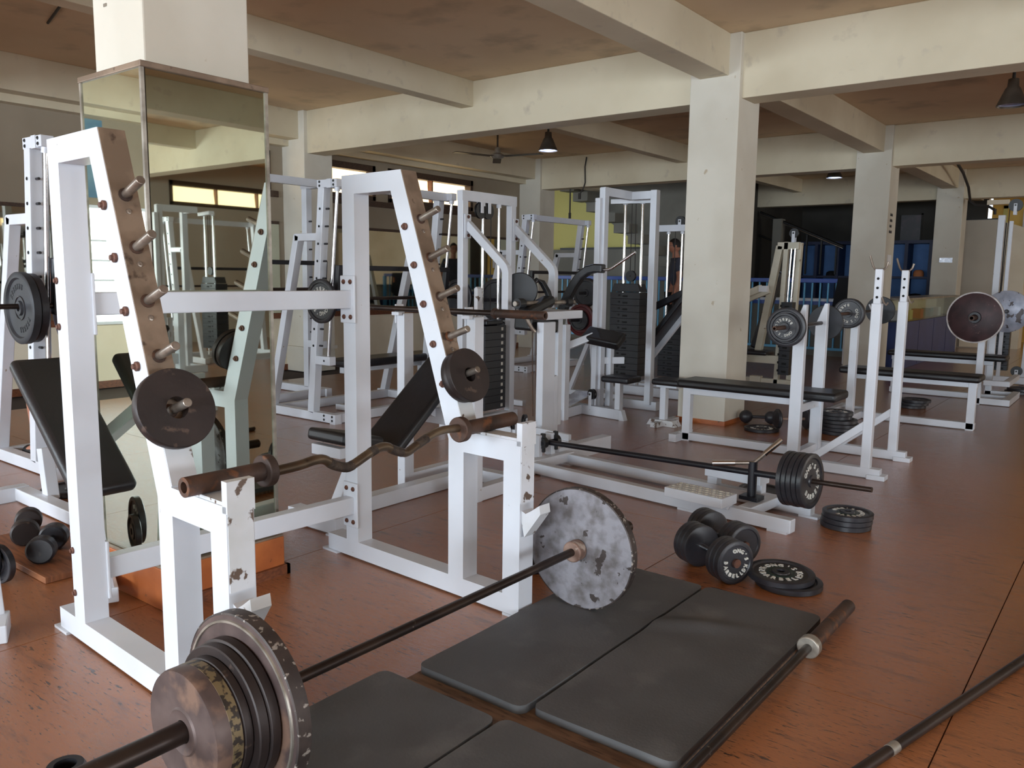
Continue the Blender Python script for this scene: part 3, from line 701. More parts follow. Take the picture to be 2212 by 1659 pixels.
# ------------------------------------------------------------------ machine helpers
W = 'white_paint'
def bars(parent, lst, mt=W, bevel=.004):
    """lst of (name, p, q, w, h[, ref])"""
    out = []
    for it in lst:
        nm, p, q, a, h = it[:5]; ref = it[5] if len(it) > 5 else (0, 1, 0)
        out.append(build(nm, MB().bar(p, q, a+(.0024 if ref == (0, 0, 1) else 0), h+(.0024 if ref == (0, 0, 1) else 0), ref, ext=.0017*(1+len(out) % 3)), mt, parent, bevel=0 if ref == (0, 0, 1) else bevel))
    return out
def rod(parent, nm, p, q, r, mt='chrome', seg=12): return build(nm, MB().cyl(p, q, r, seg=seg), mt, parent, smooth=True)
def pad(parent, nm, c, ex, ey, ez, lx, ly, lz, mt='vinyl', bev=.02):
    """upholstered pad centred at c with unit axes"""
    c, ex, ey, ez = V3(c), V3(ex).normalized(), V3(ey).normalized(), V3(ez).normalized(); vs = []
    for k in (-1, 1):
        for i, j in ((-1, -1), (1, -1), (1, 1), (-1, 1)): vs.append(c+ex*(i*lx/2)+ey*(j*ly/2)+ez*(k*lz/2))
    return build(nm, MB().add(vs, [(0, 3, 2, 1), (4, 5, 6, 7), (0, 1, 5, 4), (1, 2, 6, 5), (2, 3, 7, 6), (3, 0, 4, 7)]), mt, parent, bevel=bev, seg=4, smooth=True)
def pulley(parent, c, axis, r=.05, t=.022, fork=None):
    a = V3(axis).normalized(); c = V3(c)
    p = build('pulley', MB().lathe([(.006, -t/2), (r, -t/2), (r, -t*.3), (r*.86, 0), (r, t*.3), (r, t/2), (.006, t/2)], c, a, 28), 'black_plastic', parent, smooth=True)
    if fork:
        f = V3(fork); build('bracket', MB().bar(c-a*(t*.85)+f.normalized()*-.02, c-a*(t*.85)+f, .035, .006, a).bar(c+a*(t*.85)+f.normalized()*-.02, c+a*(t*.85)+f, .035, .006, a), W, parent, bevel=.002)
        bolt(p, c-a*(t*.85+.003), -a, .010, .006, 'black_plastic')
    return p
def stack(parent, x0, x1, y0, y1, z0, z1, n, mt='black_iron', face='-y'):
    dz = (z1-z0)/n
    for i in range(n):
        s = build('weight_slab', MB().box((x0, y0, z0+dz*i+.0012), (x1, y1, z0+dz*(i+1))), mt, parent, bevel=.0015)
        cx, cy, z = (x0+x1)/2, (y0+y1)/2, z0+dz*(i+.5)
        if face == '-y': build('slot', MB().box((cx-.02, y0-.002, z-dz*.22), (cx+.03, y0+.002, z+dz*.05)).box((cx-.07, y0-.002, z-dz*.1), (cx-.05, y0+.002, z+dz*.18)), 'hole_black', s)
        else: build('mark', MB().box((x1-.001, cy+.07, z-dz*.22), (x1+.001, cy+.095, z+dz*.22)), 'letter_white', s)

# ------------------------------------------------------------------ incline press bench behind the plate rack
ib = thing('incline_bench', 'white incline press bench with black backrest behind the plate rack', 'bench', (-3.04, 3.0, 0))
for x in (-3.270, -2.757):
    bars(ib, [('upright', (x, 3.235, 0), (x, 3.235, .985), .058, .075)])
    build('bar_cradle', MB().bar((x-.036, 3.225, .93), (x-.036, 3.225, 1.035), .012, .06).bar((x-.036, 3.18, .985), (x+.02, 3.18, .985), .03, .02, (0, 0, 1)), W, ib, bevel=.003)
bars(ib, [('cross_tie', (-3.24, 3.235, .44), (-2.79, 3.235, .44), .09, .05, (0, 1, 0)), ('spine', (-3.075, 2.40, .04), (-3.075, 3.62, .04), .075, .07, (0, 0, 1)),
          ('foot', (-3.20, 2.41, .045), (-2.86, 2.41, .045), .075, .075), ('rear_foot', (-3.30, 3.60, .04), (-2.66, 3.60, .04), .07, .07),
          ('side_runner', (-3.27, 3.24, .04), (-3.27, 3.62, .04), .058, .07, (0, 0, 1)), ('side_runner', (-2.757, 3.24, .04), (-2.757, 3.62, .04), .058, .07, (0, 0, 1)),
          ('seat_post', (-3.06, 2.55, .05), (-3.06, 2.72, .36), .06, .06), ('back_support', (-3.04, 3.2, .44), (-3.04, 3.3, .66), .05, .05)])
build('foot_plate', MB().box((-3.235, 2.36, 0), (-3.15, 2.46, .008)), W, ib); build('foot_plate', MB().box((-2.91, 2.36, 0), (-2.83, 2.46, .008)), W, ib)
e = V3((0, .49, .395)).normalized()
pad(ib, 'backrest', (-3.04, 3.085, .525), (1, 0, 0), e, V3((1, 0, 0)).cross(e), .275, .66, .055)
pad(ib, 'seat', (-3.04, 2.60, .405), (1, 0, 0), (0, 1, -.22), (0, .22, 1), .28, .26, .06)
build('seat_bracket', MB().bar((-3.14, 2.49, .36), (-2.93, 2.49, .36), .05, .04), W, ib, bevel=.003)
bb = barbell('barbell', 'dark barbell racked on the incline bench uprights', (-3.62, 3.185, 1.012), (-2.275, 3.185, 1.012), .015, .021, .30, .026, 'steel_bar', 'rust_iron', 'rust_iron', ends=(False, True), cl=.02)

# ------------------------------------------------------------------ T-bar row machine on the floor
TA = math.atan2(-.105, .9945); TO = V3((-2.92, 3.93, 0))
def tk(x, y, z): c, s = math.cos(TA), math.sin(TA); return V3((TO.x+x*c-y*s, TO.y+x*s+y*c, z))
tb = thing('row_machine', 'low white T-bar row machine with black pivoting lever bar', 'row machine', (-2.0, 4.0, 0))
TR = tk(0, 1, 0)-tk(0, 0, 0)
def tbar(nm, p, q, a, h, ref=None, mt=W): return build(nm, MB().bar(tk(*p), tk(*q), a, h, TR if ref is None else ref), mt, tb, bevel=.004)
tbar('runner', (-.02, .03, .040), (1.685, .03, .040), .065, .055); tbar('runner', (-.06, .375, .040), (1.63, .375, .040), .065, .055)
for y in (.03, .375):
    for x in (.0, 1.12, 1.62): build('foot', MB().bar(tk(x-.05, y, .006), tk(x+.05, y, .006), .012, .065, TR), W, tb)
tbar('cross_tie', (.0, .0, .05), (.0, .41, .05), .06, .06, (0, 0, 1)); tbar('cross_tie', (1.42, .05, .05), (1.42, .37, .05), .07, .05, (0, 0, 1))
for y in (.14, .26):
    tbar('pivot_post', (-.05, y, .07), (-.05, y, .215), .06, .035)
    build('pivot_block', MB().lathe([(.012, -.016), (.036, -.016), (.036, .016), (.012, .016), (.012, -.016)], tk(-.02, y+.02, .165), TR, 20), 'black_plastic', tb, smooth=True)
    tbar('block_lug', (-.02, y+.02, .105), (-.02, y+.02, .225), .03, .022, mt='black_plastic')
lv = build('lever_bar', MB().cyl(tk(-.02, .2, .163), tk(1.56, .2, .224), .0165, seg=16), 'black_paint', tb, smooth=True)
build('pivot_axle', MB().cyl(tk(-.02, .14, .163), tk(-.02, .28, .163), .014, seg=12), 'black_paint', tb, smooth=True)
build('lever_sleeve', MB().cyl(tk(1.50, .2, .222), tk(1.975, .2, .242), .0125, seg=16), 'steel_bar', lv, smooth=True)
build('lever_stop', MB().cyl(tk(1.545, .2, .224), tk(1.56, .2, .224), .03, seg=16), 'black_paint', lv, smooth=True)
build('rest_post', MB().cyl(tk(1.38, .2, .085), tk(1.38, .2, .275), .023, seg=16).bar(tk(1.33, .2, .088), tk(1.43, .2, .088), .02, .08, TR), 'black_paint', tb, smooth=True)
hp = tk(1.385, .2, .27)
for q, s in ((tk(1.475, .30, .385), 1), (tk(1.20, .12, .25), -1)):
    h = build('handle', MB().cyl(hp, q, .011, seg=12), 'peg_steel', tb, smooth=True)
    dq = (q-hp).normalized(); build('grip', MB().cyl(q-dq*.11, q+dq*.004, .0145, seg=12), 'chrome', h, smooth=True)
# treadle steps each side
for y, nm in ((-.02, 0), (.40, 1)):
    zt = .137 if nm == 0 else .168
    pl = build('step_plate', MB().bar(tk(1.055 if nm == 0 else 1.03, y+.03-(.045 if nm == 0 else .05), zt-.025), tk(1.385 if nm == 0 else 1.36, y+.03-(.045 if nm == 0 else .05), zt-.025), .050, .15 if nm == 0 else .11, TR), W, tb, bevel=.004)
    tread = MB(); k = 16
    for i in range(k):
        for j in range(4 if nm == 0 else 3):
            x = 1.075+.29*i/(k-1)-.025*nm; yy = y+(-.07+.036*j if nm == 0 else -.05+.03*j); s = 1 if (i+j) % 2 else -1
            tread.bar(tk(x-.006, yy-.005*s, zt+.0005), tk(x+.006, yy+.005*s, zt+.0005), .0025, .004, (0, 0, 1))
    tr = build('tread_pattern', tread, 'cream_paint', pl); tr['kind'] = 'stuff'
    for x in ((1.10, 1.335) if nm == 0 else (1.06, 1.325)): tbar('step_post', (x, y+(.03 if nm == 0 else -.015), .06), (x, y+(.03 if nm == 0 else -.015), zt-.03), .06, .055)
for i in range(5):
    x = 1.578+.026*i; plate(('innermost', 'second', 'middle', 'fourth', 'outermost lettered')[i]+' black plate on the row machine lever', .135-.002*(i % 2), .0245, tk(x, .2, .2255+.001*i), tk(1, 0, .04)-tk(0, 0, 0), 'black_iron', 'dish', ONG if i == 4 else None, spin=R(100), group='plates on the row machine', hole=.0135)
plate('black plate lying flat on the floor behind the row machine step', .12, .03, tk(1.22, .62, .015), (0, 0, 1), 'black_iron', 'dish', hole=.014)

# ------------------------------------------------------------------ flat press benches
def bench_pad(parent, x0, x1, yc, z, wd=.27, t=.055, mt='vinyl'):
    pad(parent, 'pad', ((x0+x1)/2, yc, z), (1, 0, 0), (0, 1, 0), (0, 0, 1), x1-x0, wd, t, mt, .022)
b1 = thing('press_bench', 'nearest flat press bench with tall adjustable bar stands', 'bench', (-2.0, 5.55, 0))
bench_pad(b1, -2.70, -1.56, 5.60, .430, .30, .06)
bars(b1, [('leg', (-2.64, 5.535, .0), (-2.64, 5.535, .40), .06, .06), ('rail', (-2.67, 5.535, .375), (-1.78, 5.535, .375), .05, .05),
          ('runner', (-2.69, 5.535, .035), (-1.79, 5.535, .035), .055, .06), ('leg_base', (-2.69, 5.40, .03), (-2.69, 5.68, .03), .055, .055, (0, 0, 1)),
          ('cross_tie', (-1.77, 5.33, .04), (-1.77, 5.80, .04), .05, .06, (0, 0, 1)), ('pad_brace', (-1.77, 5.33, .36), (-1.77, 5.80, .36), .05, .05, (0, 0, 1))])
for y in (5.30, 5.735):
    bars(b1, [('upright', (-1.765, y, 0), (-1.765, y, .90), .075, .05)])
    build('bar_blade', MB().prism([(-1.80, .90), (-1.728, .90), (-1.728, 1.04), (-1.748, 1.04)], y-.022, y+.022), W, b1, bevel=.003)
for y in (5.20, 5.855):
    bars(b1, [('base_runner', (-1.79, y, .035), (-1.20, y, .035), .06, .06), ('front_upright', (-1.285, y, .05), (-1.285, y, 1.06), .055, .055),
              ('inner_post', (-1.285, y, .98), (-1.285, y, 1.262), .042, .042), ('gusset', (-1.62, y, .07), (-1.30, y, .33), .045, .045)])
    build('foot', MB().box((-1.27, y-.045, 0), (-1.165, y+.045, .03)), W, b1, bevel=.003)
    for z in (1.10, 1.155, 1.21): bolt(b1, (-1.285, y-.0215, z), (0, -1, 0), .008, .002, 'hole_black', 'pin_hole')
    build('hook', MB().tube([(-1.345, y, 1.345), (-1.325, y, 1.285), (-1.312, y, 1.265), (-1.262, y, 1.265), (-1.248, y, 1.28), (-1.240, y, 1.31)], .0065, 8), 'peg_steel', b1, smooth=True)
    build('hook', MB().tube([(-1.262, y, 1.10), (-1.25, y, 1.07), (-1.235, y, 1.055), (-1.225, y, 1.07)], .0065, 8), 'peg_steel', b1, smooth=True)
barbell('barbell', 'short barbell racked on the nearest press bench', (-1.765, 4.83, .905), (-1.765, 6.02, .905), .0135, .0135, .22, .026, 'steel_bar', 'rust_iron', 'black_iron')
plate('large lettered plate, inner one at the near end of the short barbell', .122, .026, (-1.765, 5.035, .905), (0, -1, 0), 'black_iron', 'dish', ONG, hole=.014, spin=R(30), group='plates on the nearest bench bar')
plate('small lettered plate, outermost at the near end of the short barbell', .090, .024, (-1.765, 5.008, .905), (0, -1, 0), 'black_iron', 'dish', ONG, hole=.014, spin=R(190), group='plates on the nearest bench bar')
plate('plain grey plate at the far end of the short barbell', .118, .026, (-1.765, 5.815, .905), (0, -1, 0), 'rubber_plate', 'flat', hole=.014, group='plates on the nearest bench bar')

b2 = thing('press_bench', 'middle flat press bench with its bar stand on the left', 'bench', (-1.5, 7.5, 0))
bench_pad(b2, -2.08, -1.0, 7.42, .43, .28)
bars(b2, [('leg', (-1.07, 7.46, 0), (-1.07, 7.46, .40), .06, .06), ('rail', (-2.0, 7.46, .375), (-1.04, 7.46, .375), .05, .05), ('runner', (-2.2, 7.46, .035), (-1.04, 7.46, .035), .055, .06),
          ('base_tie', (-2.16, 7.08, .035), (-2.16, 7.84, .035), .05, .06, (0, 0, 1)), ('base_tie', (-1.93, 7.08, .035), (-1.93, 7.84, .035), .05, .06, (0, 0, 1)), ('rail_post', (-1.86, 7.46, .06), (-1.86, 7.46, .36), .06, .06)])
for y in (7.16, 7.76):
    bars(b2, [('upright', (-1.93, y, 0), (-1.93, y, .90), .06, .06), ('side_runner', (-2.19, y, .035), (-1.90, y, .035), .05, .06)])
    build('bar_fork', MB().tube([(-1.985, y, .985), (-1.96, y, .93), (-1.945, y, .905), (-1.915, y, .905), (-1.90, y, .93)], .008, 8), 'white_chipped', b2, smooth=True)
barbell('barbell', 'barbell racked on the middle press bench', (-1.93, 6.70, .93), (-1.93, 8.22, .93), .0135, .0135, .3, .026, 'steel_bar', 'rust_iron', 'black_iron')
plate('lettered black plate at the near end of the middle bench barbell', .122, .026, (-1.93, 6.94, .93), (0, -1, 0), 'black_iron', 'dish', ONG, hole=.014, spin=R(250), group='plates on the middle bench bar')
plate('second black plate at the near end of the middle bench barbell', .122, .026, (-1.93, 6.968, .93), (0, -1, 0), 'black_iron', 'dish', hole=.014, group='plates on the middle bench bar')
plate('dark grey plate at the far end of the middle bench barbell', .125, .026, (-1.93, 7.93, .93), (0, -1, 0), 'rubber_plate', 'flat', hole=.014, group='plates on the middle bench bar')

b3 = thing('press_bench', 'farthest flat press bench below the maroon and silver plates', 'bench', (-1.6, 9.5, 0))
bench_pad(b3, -2.17, -1.07, 9.45, .44, .28)
bars(b3, [('leg', (-2.12, 9.5, 0), (-2.12, 9.5, .40), .06, .06), ('rail', (-2.15, 9.48, .385), (-1.2, 9.48, .385), .05, .05), ('runner', (-2.15, 9.48, .035), (-1.05, 9.48, .035), .055, .06),
          ('spotter_tie', (-1.22, 9.12, .22), (-1.0, 9.12, .22), .05, .05), ('spotter_tie', (-1.03, 9.12, .22), (-1.03, 9.9, .22), .05, .05, (0, 0, 1)), ('base_tie', (-1.02, 9.12, .035), (-1.02, 9.9, .035), .06, .06, (0, 0, 1))])
for y in (9.14, 9.84): bars(b3, [('upright', (-1.27, y, 0), (-1.27, y, .86), .06, .06), ('side_runner', (-1.30, y, .035), (-.99, y, .035), .06, .06)])
barbell('barbell', 'barbell racked on the farthest press bench', (-1.27, 8.43, .87), (-1.27, 11.1, .87), .0145, .024, .36, .04, 'steel_bar', 'rust_iron', 'black_iron')
plate('maroon plate with white rim on the farthest bench barbell', .235, .036, (-1.27, 8.62, .87), (0, -1, 0), 'maroon_iron', 'flat', hole=.0245, rim_mt='rim_white', seg=56, extra=lambda o, r, h: build('hub', MB().lathe([(.025, h), (.03, h*2.2), (.05, h*2.2), (.055, h)], (0, 0, 0), (0, 0, 1), 32), 'black_iron', o, smooth=True))
plate('silver flaking plate on the farthest bench barbell', .235, .036, (-1.27, 10.72, .87), (0, -1, 0), 'silver_flaked', 'flat', hole=.0245, seg=56)

# plates and dumbbells on the floor between the benches
for i in range(6):
    plate(('bottom', 'second', 'third', 'fourth', 'fifth', 'top')[i]+' plate of the tall stack between the first two benches', .142 if i < 4 else .125, .029, (-1.86+.006*(i % 3)-.03*(i > 3), 6.60+.004*(i % 2), .0145+.0292*i), (0, 0, 1), 'black_iron', 'dish', ONG if i == 5 else None, spin=R(30*i), group='plate stack between the benches')
plate('flat black plate with worn letters near the middle column', .135, .026, (-2.36, 6.30, .013), (0, 0, 1), 'black_iron', 'dish', ONG, group=None)
for i in range(3): plate(('bottom', 'middle', 'top')[i]+' plate of the low pile beyond the middle bench', .13, .028, (-1.72+.02*i, 8.45, .014+.0285*i), (0, 0, 1), 'black_iron', 'dish', group='low plate pile')
for i in range(2): plate(('lower', 'upper')[i]+' plate of the pair beside the farthest bench', .16, .03, (-1.02+.02*i, 10.35, .015+.031*i), (0, 0, 1), 'black_iron', 'dish', group='plates by the farthest bench')
dumbbell('dumbbell', 'round-headed black dumbbell at the foot of the middle column', (-2.64, 6.52, .055), (-2.36, 6.66, .055), .055, .1, .013, gmt='black_iron', style='ball', group='dumbbells by the middle column')
dumbbell('dumbbell', 'plate-headed dumbbell leaning by the middle column', (-2.30, 6.44, .082), (-2.10, 6.62, .082), .082, .03, .011, gmt='pink_collar', style='drum', group='dumbbells by the middle column')
dumbbell('dumbbell', 'small black dumbbell under the nearest bench pad', (-2.0, 6.6, .05), (-2.12, 6.86, .05), .05, .05, .012, gmt='black_iron', style='drum', group='dumbbells by the middle column')

# ------------------------------------------------------------------ Smith machines (guided barbell frames)
def smith(label, X0, Y0, wd=1.38, hh=1.92, tilt=.195, group='white guided-bar machines', ytop=None, carriage=1.0, back=-.92, near_detail=True):
    t = thing('smith_machine', label, 'gym machine', (X0-.3, Y0+wd/2, 0), group)
    k = hh/1.92
    def P(x, y, z): return (X0+x, Y0+y, z)
    for y, s in ((.035, -1), (wd-.035, 1)):
        ux = lambda z: -.31+tilt*z/1.92
        bars(t, [('runner', P(back, y, .042), P(.0, y, .042), .072, .07), ('upright', P(ux(.07), y, .07), P(ux(hh-.06), y, hh-.06), .072, .07),
                 ('arm', P(-.46, y, 1.485), P(ux(1.485), y, 1.485), .06, .066), ('back_leg', P(-.445, y, 1.50), P(-.85, y, .07), .066, .066),
                 ('top_block', P(ux(hh)-.05, y, hh-.03), P(.06, y, hh-.03), .062, .07), ('rod_bracket', P(-.27, y, .505), P(-.06, y, .505), .07, .066)])
        build('runner_foot', MB().box(P(-.06, y-.035, 0), P(.002, y+.035, .012)), W, t)
        rod(t, 'guide_rod', P(-.105, y, .53), P(.035, y, hh-.06), .014, 'chrome')
        build('rod_cap', MB().cyl(P(.03, y, hh-.09), P(.036, y, hh-.055), .022, seg=14), W, t, smooth=True)
        for i in range(9):
            z = .62+.135*i
            if z < hh-.2:
                if s < 0: bolt(t, P(ux(z)+.002, y-.036, z), (0, -1, 0), .010, .004, 'hole_black', 'pin_hole')
                rod(t, 'pin', P(ux(z)+.03, y, z), P(ux(z)+.07, y, z), .008, 'black_iron', 8)
        if s < 0:
            for (x, z) in ((ux(hh)-.02, hh-.015), (ux(hh)-.02, hh-.045), (.03, hh-.015), (.03, hh-.045), (-.03, .06), (-.03, .028), (-.13, .06), (-.13, .028)): bolt(t, P(x, y-.036, z), (0, -1, 0), .010, .006, 'black_plastic')
            bolt(t, P(-.12, y-.034, .505), (0, -1, 0), .009, .005, 'black_plastic')
    bars(t, [('front_tie', P(-.045, .07, .042), P(-.045, wd-.07, .042), .06, .07, (0, 0, 1)), ('back_tie', P(-.80, .07, .042), P(-.80, wd-.07, .042), .06, .07, (0, 0, 1)), ('top_beam', P(-.02, .0, hh-.032), P(-.02, wd, hh-.032), .05, .066, (0, 0, 1))])
    # black carriage with its bar
    rx = lambda z: -.105+.14*(z-.53)/(hh-.59)
    za, zb = carriage, carriage+.245
    build('carriage', MB().bar(P(rx(zb)+.035, .05, zb), P(rx(zb)+.035, wd-.05, zb), .04, .04, (0, 0, 1)), 'black_paint', t, bevel=.004)
    for y in (.07, wd-.07): build('carriage_side', MB().bar(P(rx(za)+.03, y, za-.05), P(rx(zb)+.035, y, zb+.02), .045, .05), 'black_paint', t, bevel=.004)
    rod(t, 'bar', P(rx(za)+.03, -.34, za), P(rx(za)+.03, wd+.34, za), .0145, 'steel_bar', 16)
    return t, P(rx(za)+.03, 0, za)
s0, c0 = smith('white guided-bar machine at the left edge with grey rubber plate', -4.847, 2.007)
s1, c1 = smith('white guided-bar machine with flat bench behind the plate rack', -5.054, 4.21)
s2, c2_ = smith('taller white guided-bar machine beside the corner pillar', -6.30, 3.86, 1.36, 2.07, .02, carriage=1.05)
s3, c3_ = smith('far white guided-bar machine before the stair', -6.05, 8.10, 1.30, 1.94, .24, carriage=1.0)
def worn_relief(o, r, h):      # illegible worn relief lettering
    for n, a0 in ((7, 150), (6, 330)):
        b = MB()
        for i in range(n):
            t = R(a0-13*i); e = V3((math.cos(t), math.sin(t), 0)); q = V3((-math.sin(t), math.cos(t), 0)); c = e*r*.60+V3((0, 0, h*.45))
            b.bar(c-e*.016+q*.005, c+e*.016+q*.005, .004, .004, (0, 0, 1)).bar(c-e*.012-q*.006, c+e*.014+q*.002, .004, .004, (0, 0, 1)).bar(c+e*.012-q*.008, c+e*.012+q*.008, .004, .004, (0, 0, 1))
        build('relief', b, 'letter_dark', o)
    build('hub_ring', MB().lathe([(r*.30, h*.46), (r*.31, h*.7), (r*.33, h*.7), (r*.34, h*.46)], (0, 0, 0), (0, 0, 1), 48), 'black_iron', o, smooth=True)
plate('grey rubber plate on the left-edge machine bar, outer one', .197, .045, (c0[0], c0[1]-.11, c0[2]-.01), (0, -1, 0), 'rubber_plate', 'dish', hole=.018, group='plates on the left machine', extra=worn_relief)
plate('black plate behind the grey rubber plate on the left machine', .19, .04, (c0[0], c0[1]-.065, c0[2]-.01), (0, -1, 0), 'black_iron', 'flat', hole=.018, group='plates on the left machine')
plate('lettered black plate hung behind the rack cross bar', .172, .03, (c1[0], c1[1]-.09, c1[2]-.015), (0, -1, 0), 'black_iron', 'dish', ONG, hole=.018, spin=R(180), group='plates on the bench machine')
plate('black plate at the far end of the bench machine bar', .172, .03, (c1[0], c1[1]+1.38+.12, c1[2]-.01), (0, -1, 0), 'black_iron', 'dish', hole=.018, group='plates on the bench machine')
plate('lettered black plate high on the taller machine', .13, .05, (c2_[0], c2_[1]+1.36+.16, c2_[2]+.1), (0, -1, 0), 'black_iron', 'dish', ONG, hole=.018, group='plates on the taller machine')
for i, (dy, dz, r) in enumerate(((-.10, 0, .2), (1.62, .0, .2), (1.53, -.0, .19))):
    plate(('large black plate at the near end of the taller machine', 'outer large black plate at the far end of the taller machine', 'inner large black plate at the far end of the taller machine')[i], r, .035, (c2_[0]+.001, c2_[1]+dy, c2_[2]), (0, -1, 0), 'black_iron', 'dish', hole=.018, group='plates on the taller machine')
for i, dy in enumerate((-.08, 1.38)): plate(('near', 'far')[i]+' black plate on the machine before the stair', .18, .035, (c3_[0], c3_[1]+dy, c3_[2]), (0, -1, 0), 'black_iron', 'dish', hole=.018, group='plates on the stair machine')
# flat bench inside the second machine
fb = thing('flat_bench', 'long black padded bench inside the guided-bar machine', 'bench', (-5.6, 5.0, 0))
pad(fb, 'pad', (-5.44, 5.16, .435), (0, 1, 0), (1, 0, 0), (0, 0, 1), 1.15, .30, .07, 'vinyl_worn', .025)
bars(fb, [('rail', (-5.44, 4.62, .375), (-5.44, 5.70, .375), .05, .05, (0, 0, 1)), ('leg', (-5.44, 4.72, .04), (-5.44, 4.72, .36), .06, .06), ('leg', (-5.44, 5.60, .04), (-5.44, 5.60, .36), .06, .06),
          ('foot', (-5.62, 4.72, .03), (-5.26, 4.72, .03), .05, .05), ('foot', (-5.62, 5.60, .03), (-5.26, 5.60, .03), .05, .05)])
# bench in the left machine under the seated person
fb2 = thing('flat_bench', 'white framed bench under the seated person', 'bench', (-5.05, 2.45, 0))
pad(fb2, 'pad', (-4.99, 2.52, .415), (0, 1, 0), (1, 0, 0), (0, 0, 1), .9, .28, .06, 'vinyl', .02)
bars(fb2, [('rail', (-4.99, 2.12, .36), (-4.99, 2.92, .36), .05, .05, (0, 0, 1)), ('leg', (-4.99, 2.16, .03), (-4.99, 2.16, .36), .055, .055), ('leg', (-4.99, 2.88, .03), (-4.99, 2.88, .36), .055, .055), ('foot', (-5.15, 2.16, .03), (-4.83, 2.16, .03), .05, .05)])

# ------------------------------------------------------------------ left incline bench with board and dumbbells
il = thing('incline_bench', 'incline bench with tall black backrest at the left edge', 'bench', (-3.4, 1.4, 0))
e = V3((.37, .01, -.36)).normalized()
pad(il, 'backrest', (-2.925, 1.275, .665), (.0, 1, 0), e, V3((0, 1, 0)).cross(e), .21, .60, .05)
bars(il, [('base_runner', (-4.58, 1.72, .04), (-3.72, 1.70, .04), .065, .07), ('base_runner', (-4.60, 1.10, .04), (-4.60, 1.75, .04), .065, .07, (0, 0, 1)), ('post', (-4.32, 1.76, .05), (-4.36, 1.76, .30), .06, .06),
          ('back_support', (-3.70, 1.69, .06), (-3.02, 1.30, .70), .05, .05), ('base_tie', (-3.75, 1.70, .04), (-2.86, 1.34, .04), .055, .06), ('front_post', (-2.88, 1.34, .04), (-2.90, 1.29, .58), .045, .045)])
plate('black plate lying flat beside the base of the left incline bench', .15, .03, (-4.55, 1.96, .016), (0, 0, 1), 'black_iron', 'dish', hole=.016)
bd = build('floor_board', MB().box((-3.95, 1.285, .001), (-3.255, 1.60, .026)), 'board_wood', bevel=.002); tag(bd, 'brown wooden board on the floor under the left dumbbells', 'board')
dumbbell('dumbbell', 'black round-headed dumbbell on the wooden board, front one', (-3.42, 1.335, .081), (-3.60, 1.475, .081), .055, .055, .014, 'black_iron', 'black_iron', style='drum', group='dumbbells on the wooden board')
dumbbell('dumbbell', 'brown and steel dumbbell on the wooden board, rear one', (-3.70, 1.39, .081), (-3.93, 1.50, .081), .055, .06, .014, 'brown_iron', 'peg_steel', style='drum', group='dumbbells on the wooden board')
plate('lettered black plate standing at the left border of the picture', .105, .028, (-3.46, 1.14, .106), (-.25, 1, 0), 'black_iron', 'dish', ONG, hole=.016, spin=R(60))
plate('small black plate leaning in front of the lettered one at the left border', .075, .026, (-3.40, 1.185, .077), (-.25, 1, 0), 'black_iron', 'dish', hole=.016)
lf = thing('bench_foot', 'white steel bench foot cut by the left border', 'bench', (-2.86, .96, 0))
build('foot', MB().bar((-2.96, 1.02, .03), (-2.83, .96, .03), .06, .06), W, lf, bevel=.004); build('post', MB().bar((-2.95, 1.0, .05), (-3.0, 1.0, .35), .05, .05), W, lf, bevel=.004)

# ------------------------------------------------------------------ seated pec / row machine with curved arms (middle)
pc = thing('fly_machine', 'white fly machine with two curved arms and black weight stack', 'gym machine', (-3.9, 5.0, 0))
for y in (4.775, 5.375): bars(pc, [('post', (-4.20, y, 0), (-4.20, y, 1.83), .055, .065)])
bars(pc, [('top_beam', (-4.20, 4.74, 1.80), (-4.20, 5.41, 1.80), .055, .075, (0, 0, 1)), ('base_beam', (-4.20, 4.55, .04), (-4.20, 5.45, .04), .06, .07, (0, 0, 1)), ('spine', (-4.2, 4.88, .05), (-2.95, 4.56, .05), .07, .08),
          ('cross_foot', (-2.955, 4.27, .05), (-2.925, 4.86, .05), .07, .10, (0, 0, 1)), ('spine_brace', (-3.45, 4.66, .10), (-3.05, 4.58, .10), .06, .03)])
for y in (4.80, 5.40):
    arc = [(-4.17, y, 1.585)]+[(-3.87+.085*math.sin(R(a)), y, 1.215+.085*math.cos(R(a))) for a in (40, 55, 70, 85)]+[(-3.785, y, .95)]
    build('curved_arm', MB().sweep(arc, .062, .05), W, pc, bevel=.004)
    build('hinge_plate', MB().bar((-4.165, y-.01, 1.48), (-4.165, y-.01, 1.66), .012, .07, (0, 1, 0)), W, pc, bevel=.002)
    for z in (1.64, 1.50): bolt(pc, (-4.158, y-.01, z), (1, 0, 0), .013, .012, 'rust_bolt')
for y in (4.97, 5.06): pulley(pc, (-4.19, y, 1.70), (1, 0, 0), .062, .022, (0, 0, .07))
for y in (5.0, 5.20):
    rod(pc, 'guide_rod', (-4.19, y, .10), (-4.19, y, 1.77), .011)
    build('rod_cap', MB().cyl((-4.19, y, 1.735), (-4.19, y, 1.765), .02, seg=12), W, pc, smooth=True)
stack(pc, -4.27, -4.13, 4.97, 5.235, .12, .80, 12, 'black_paint', '+x')
build('stack_head', MB().box((-4.26, 5.0, .805), (-4.14, 5.21, .845)), 'black_paint', pc, bevel=.01)
rod(pc, 'cable', (-4.19, 5.10, .84), (-4.19, 5.10, 1.68), .004, 'cable', 6)
for y in (4.80, 4.845): rod(pc, 'cable', (-3.6, y+.1, .15), (-3.62, y+.1, .92), .0035, 'rust_iron', 6)
for y in (4.60, 4.73): pulley(pc, (-3.55, y, .145), (.9, .3, 0), .048, .02, (0, 0, -.08))
build('front_post', MB().box((-3.485, 4.775, .02), (-3.425, 4.93, .87)), W, pc, bevel=.006)
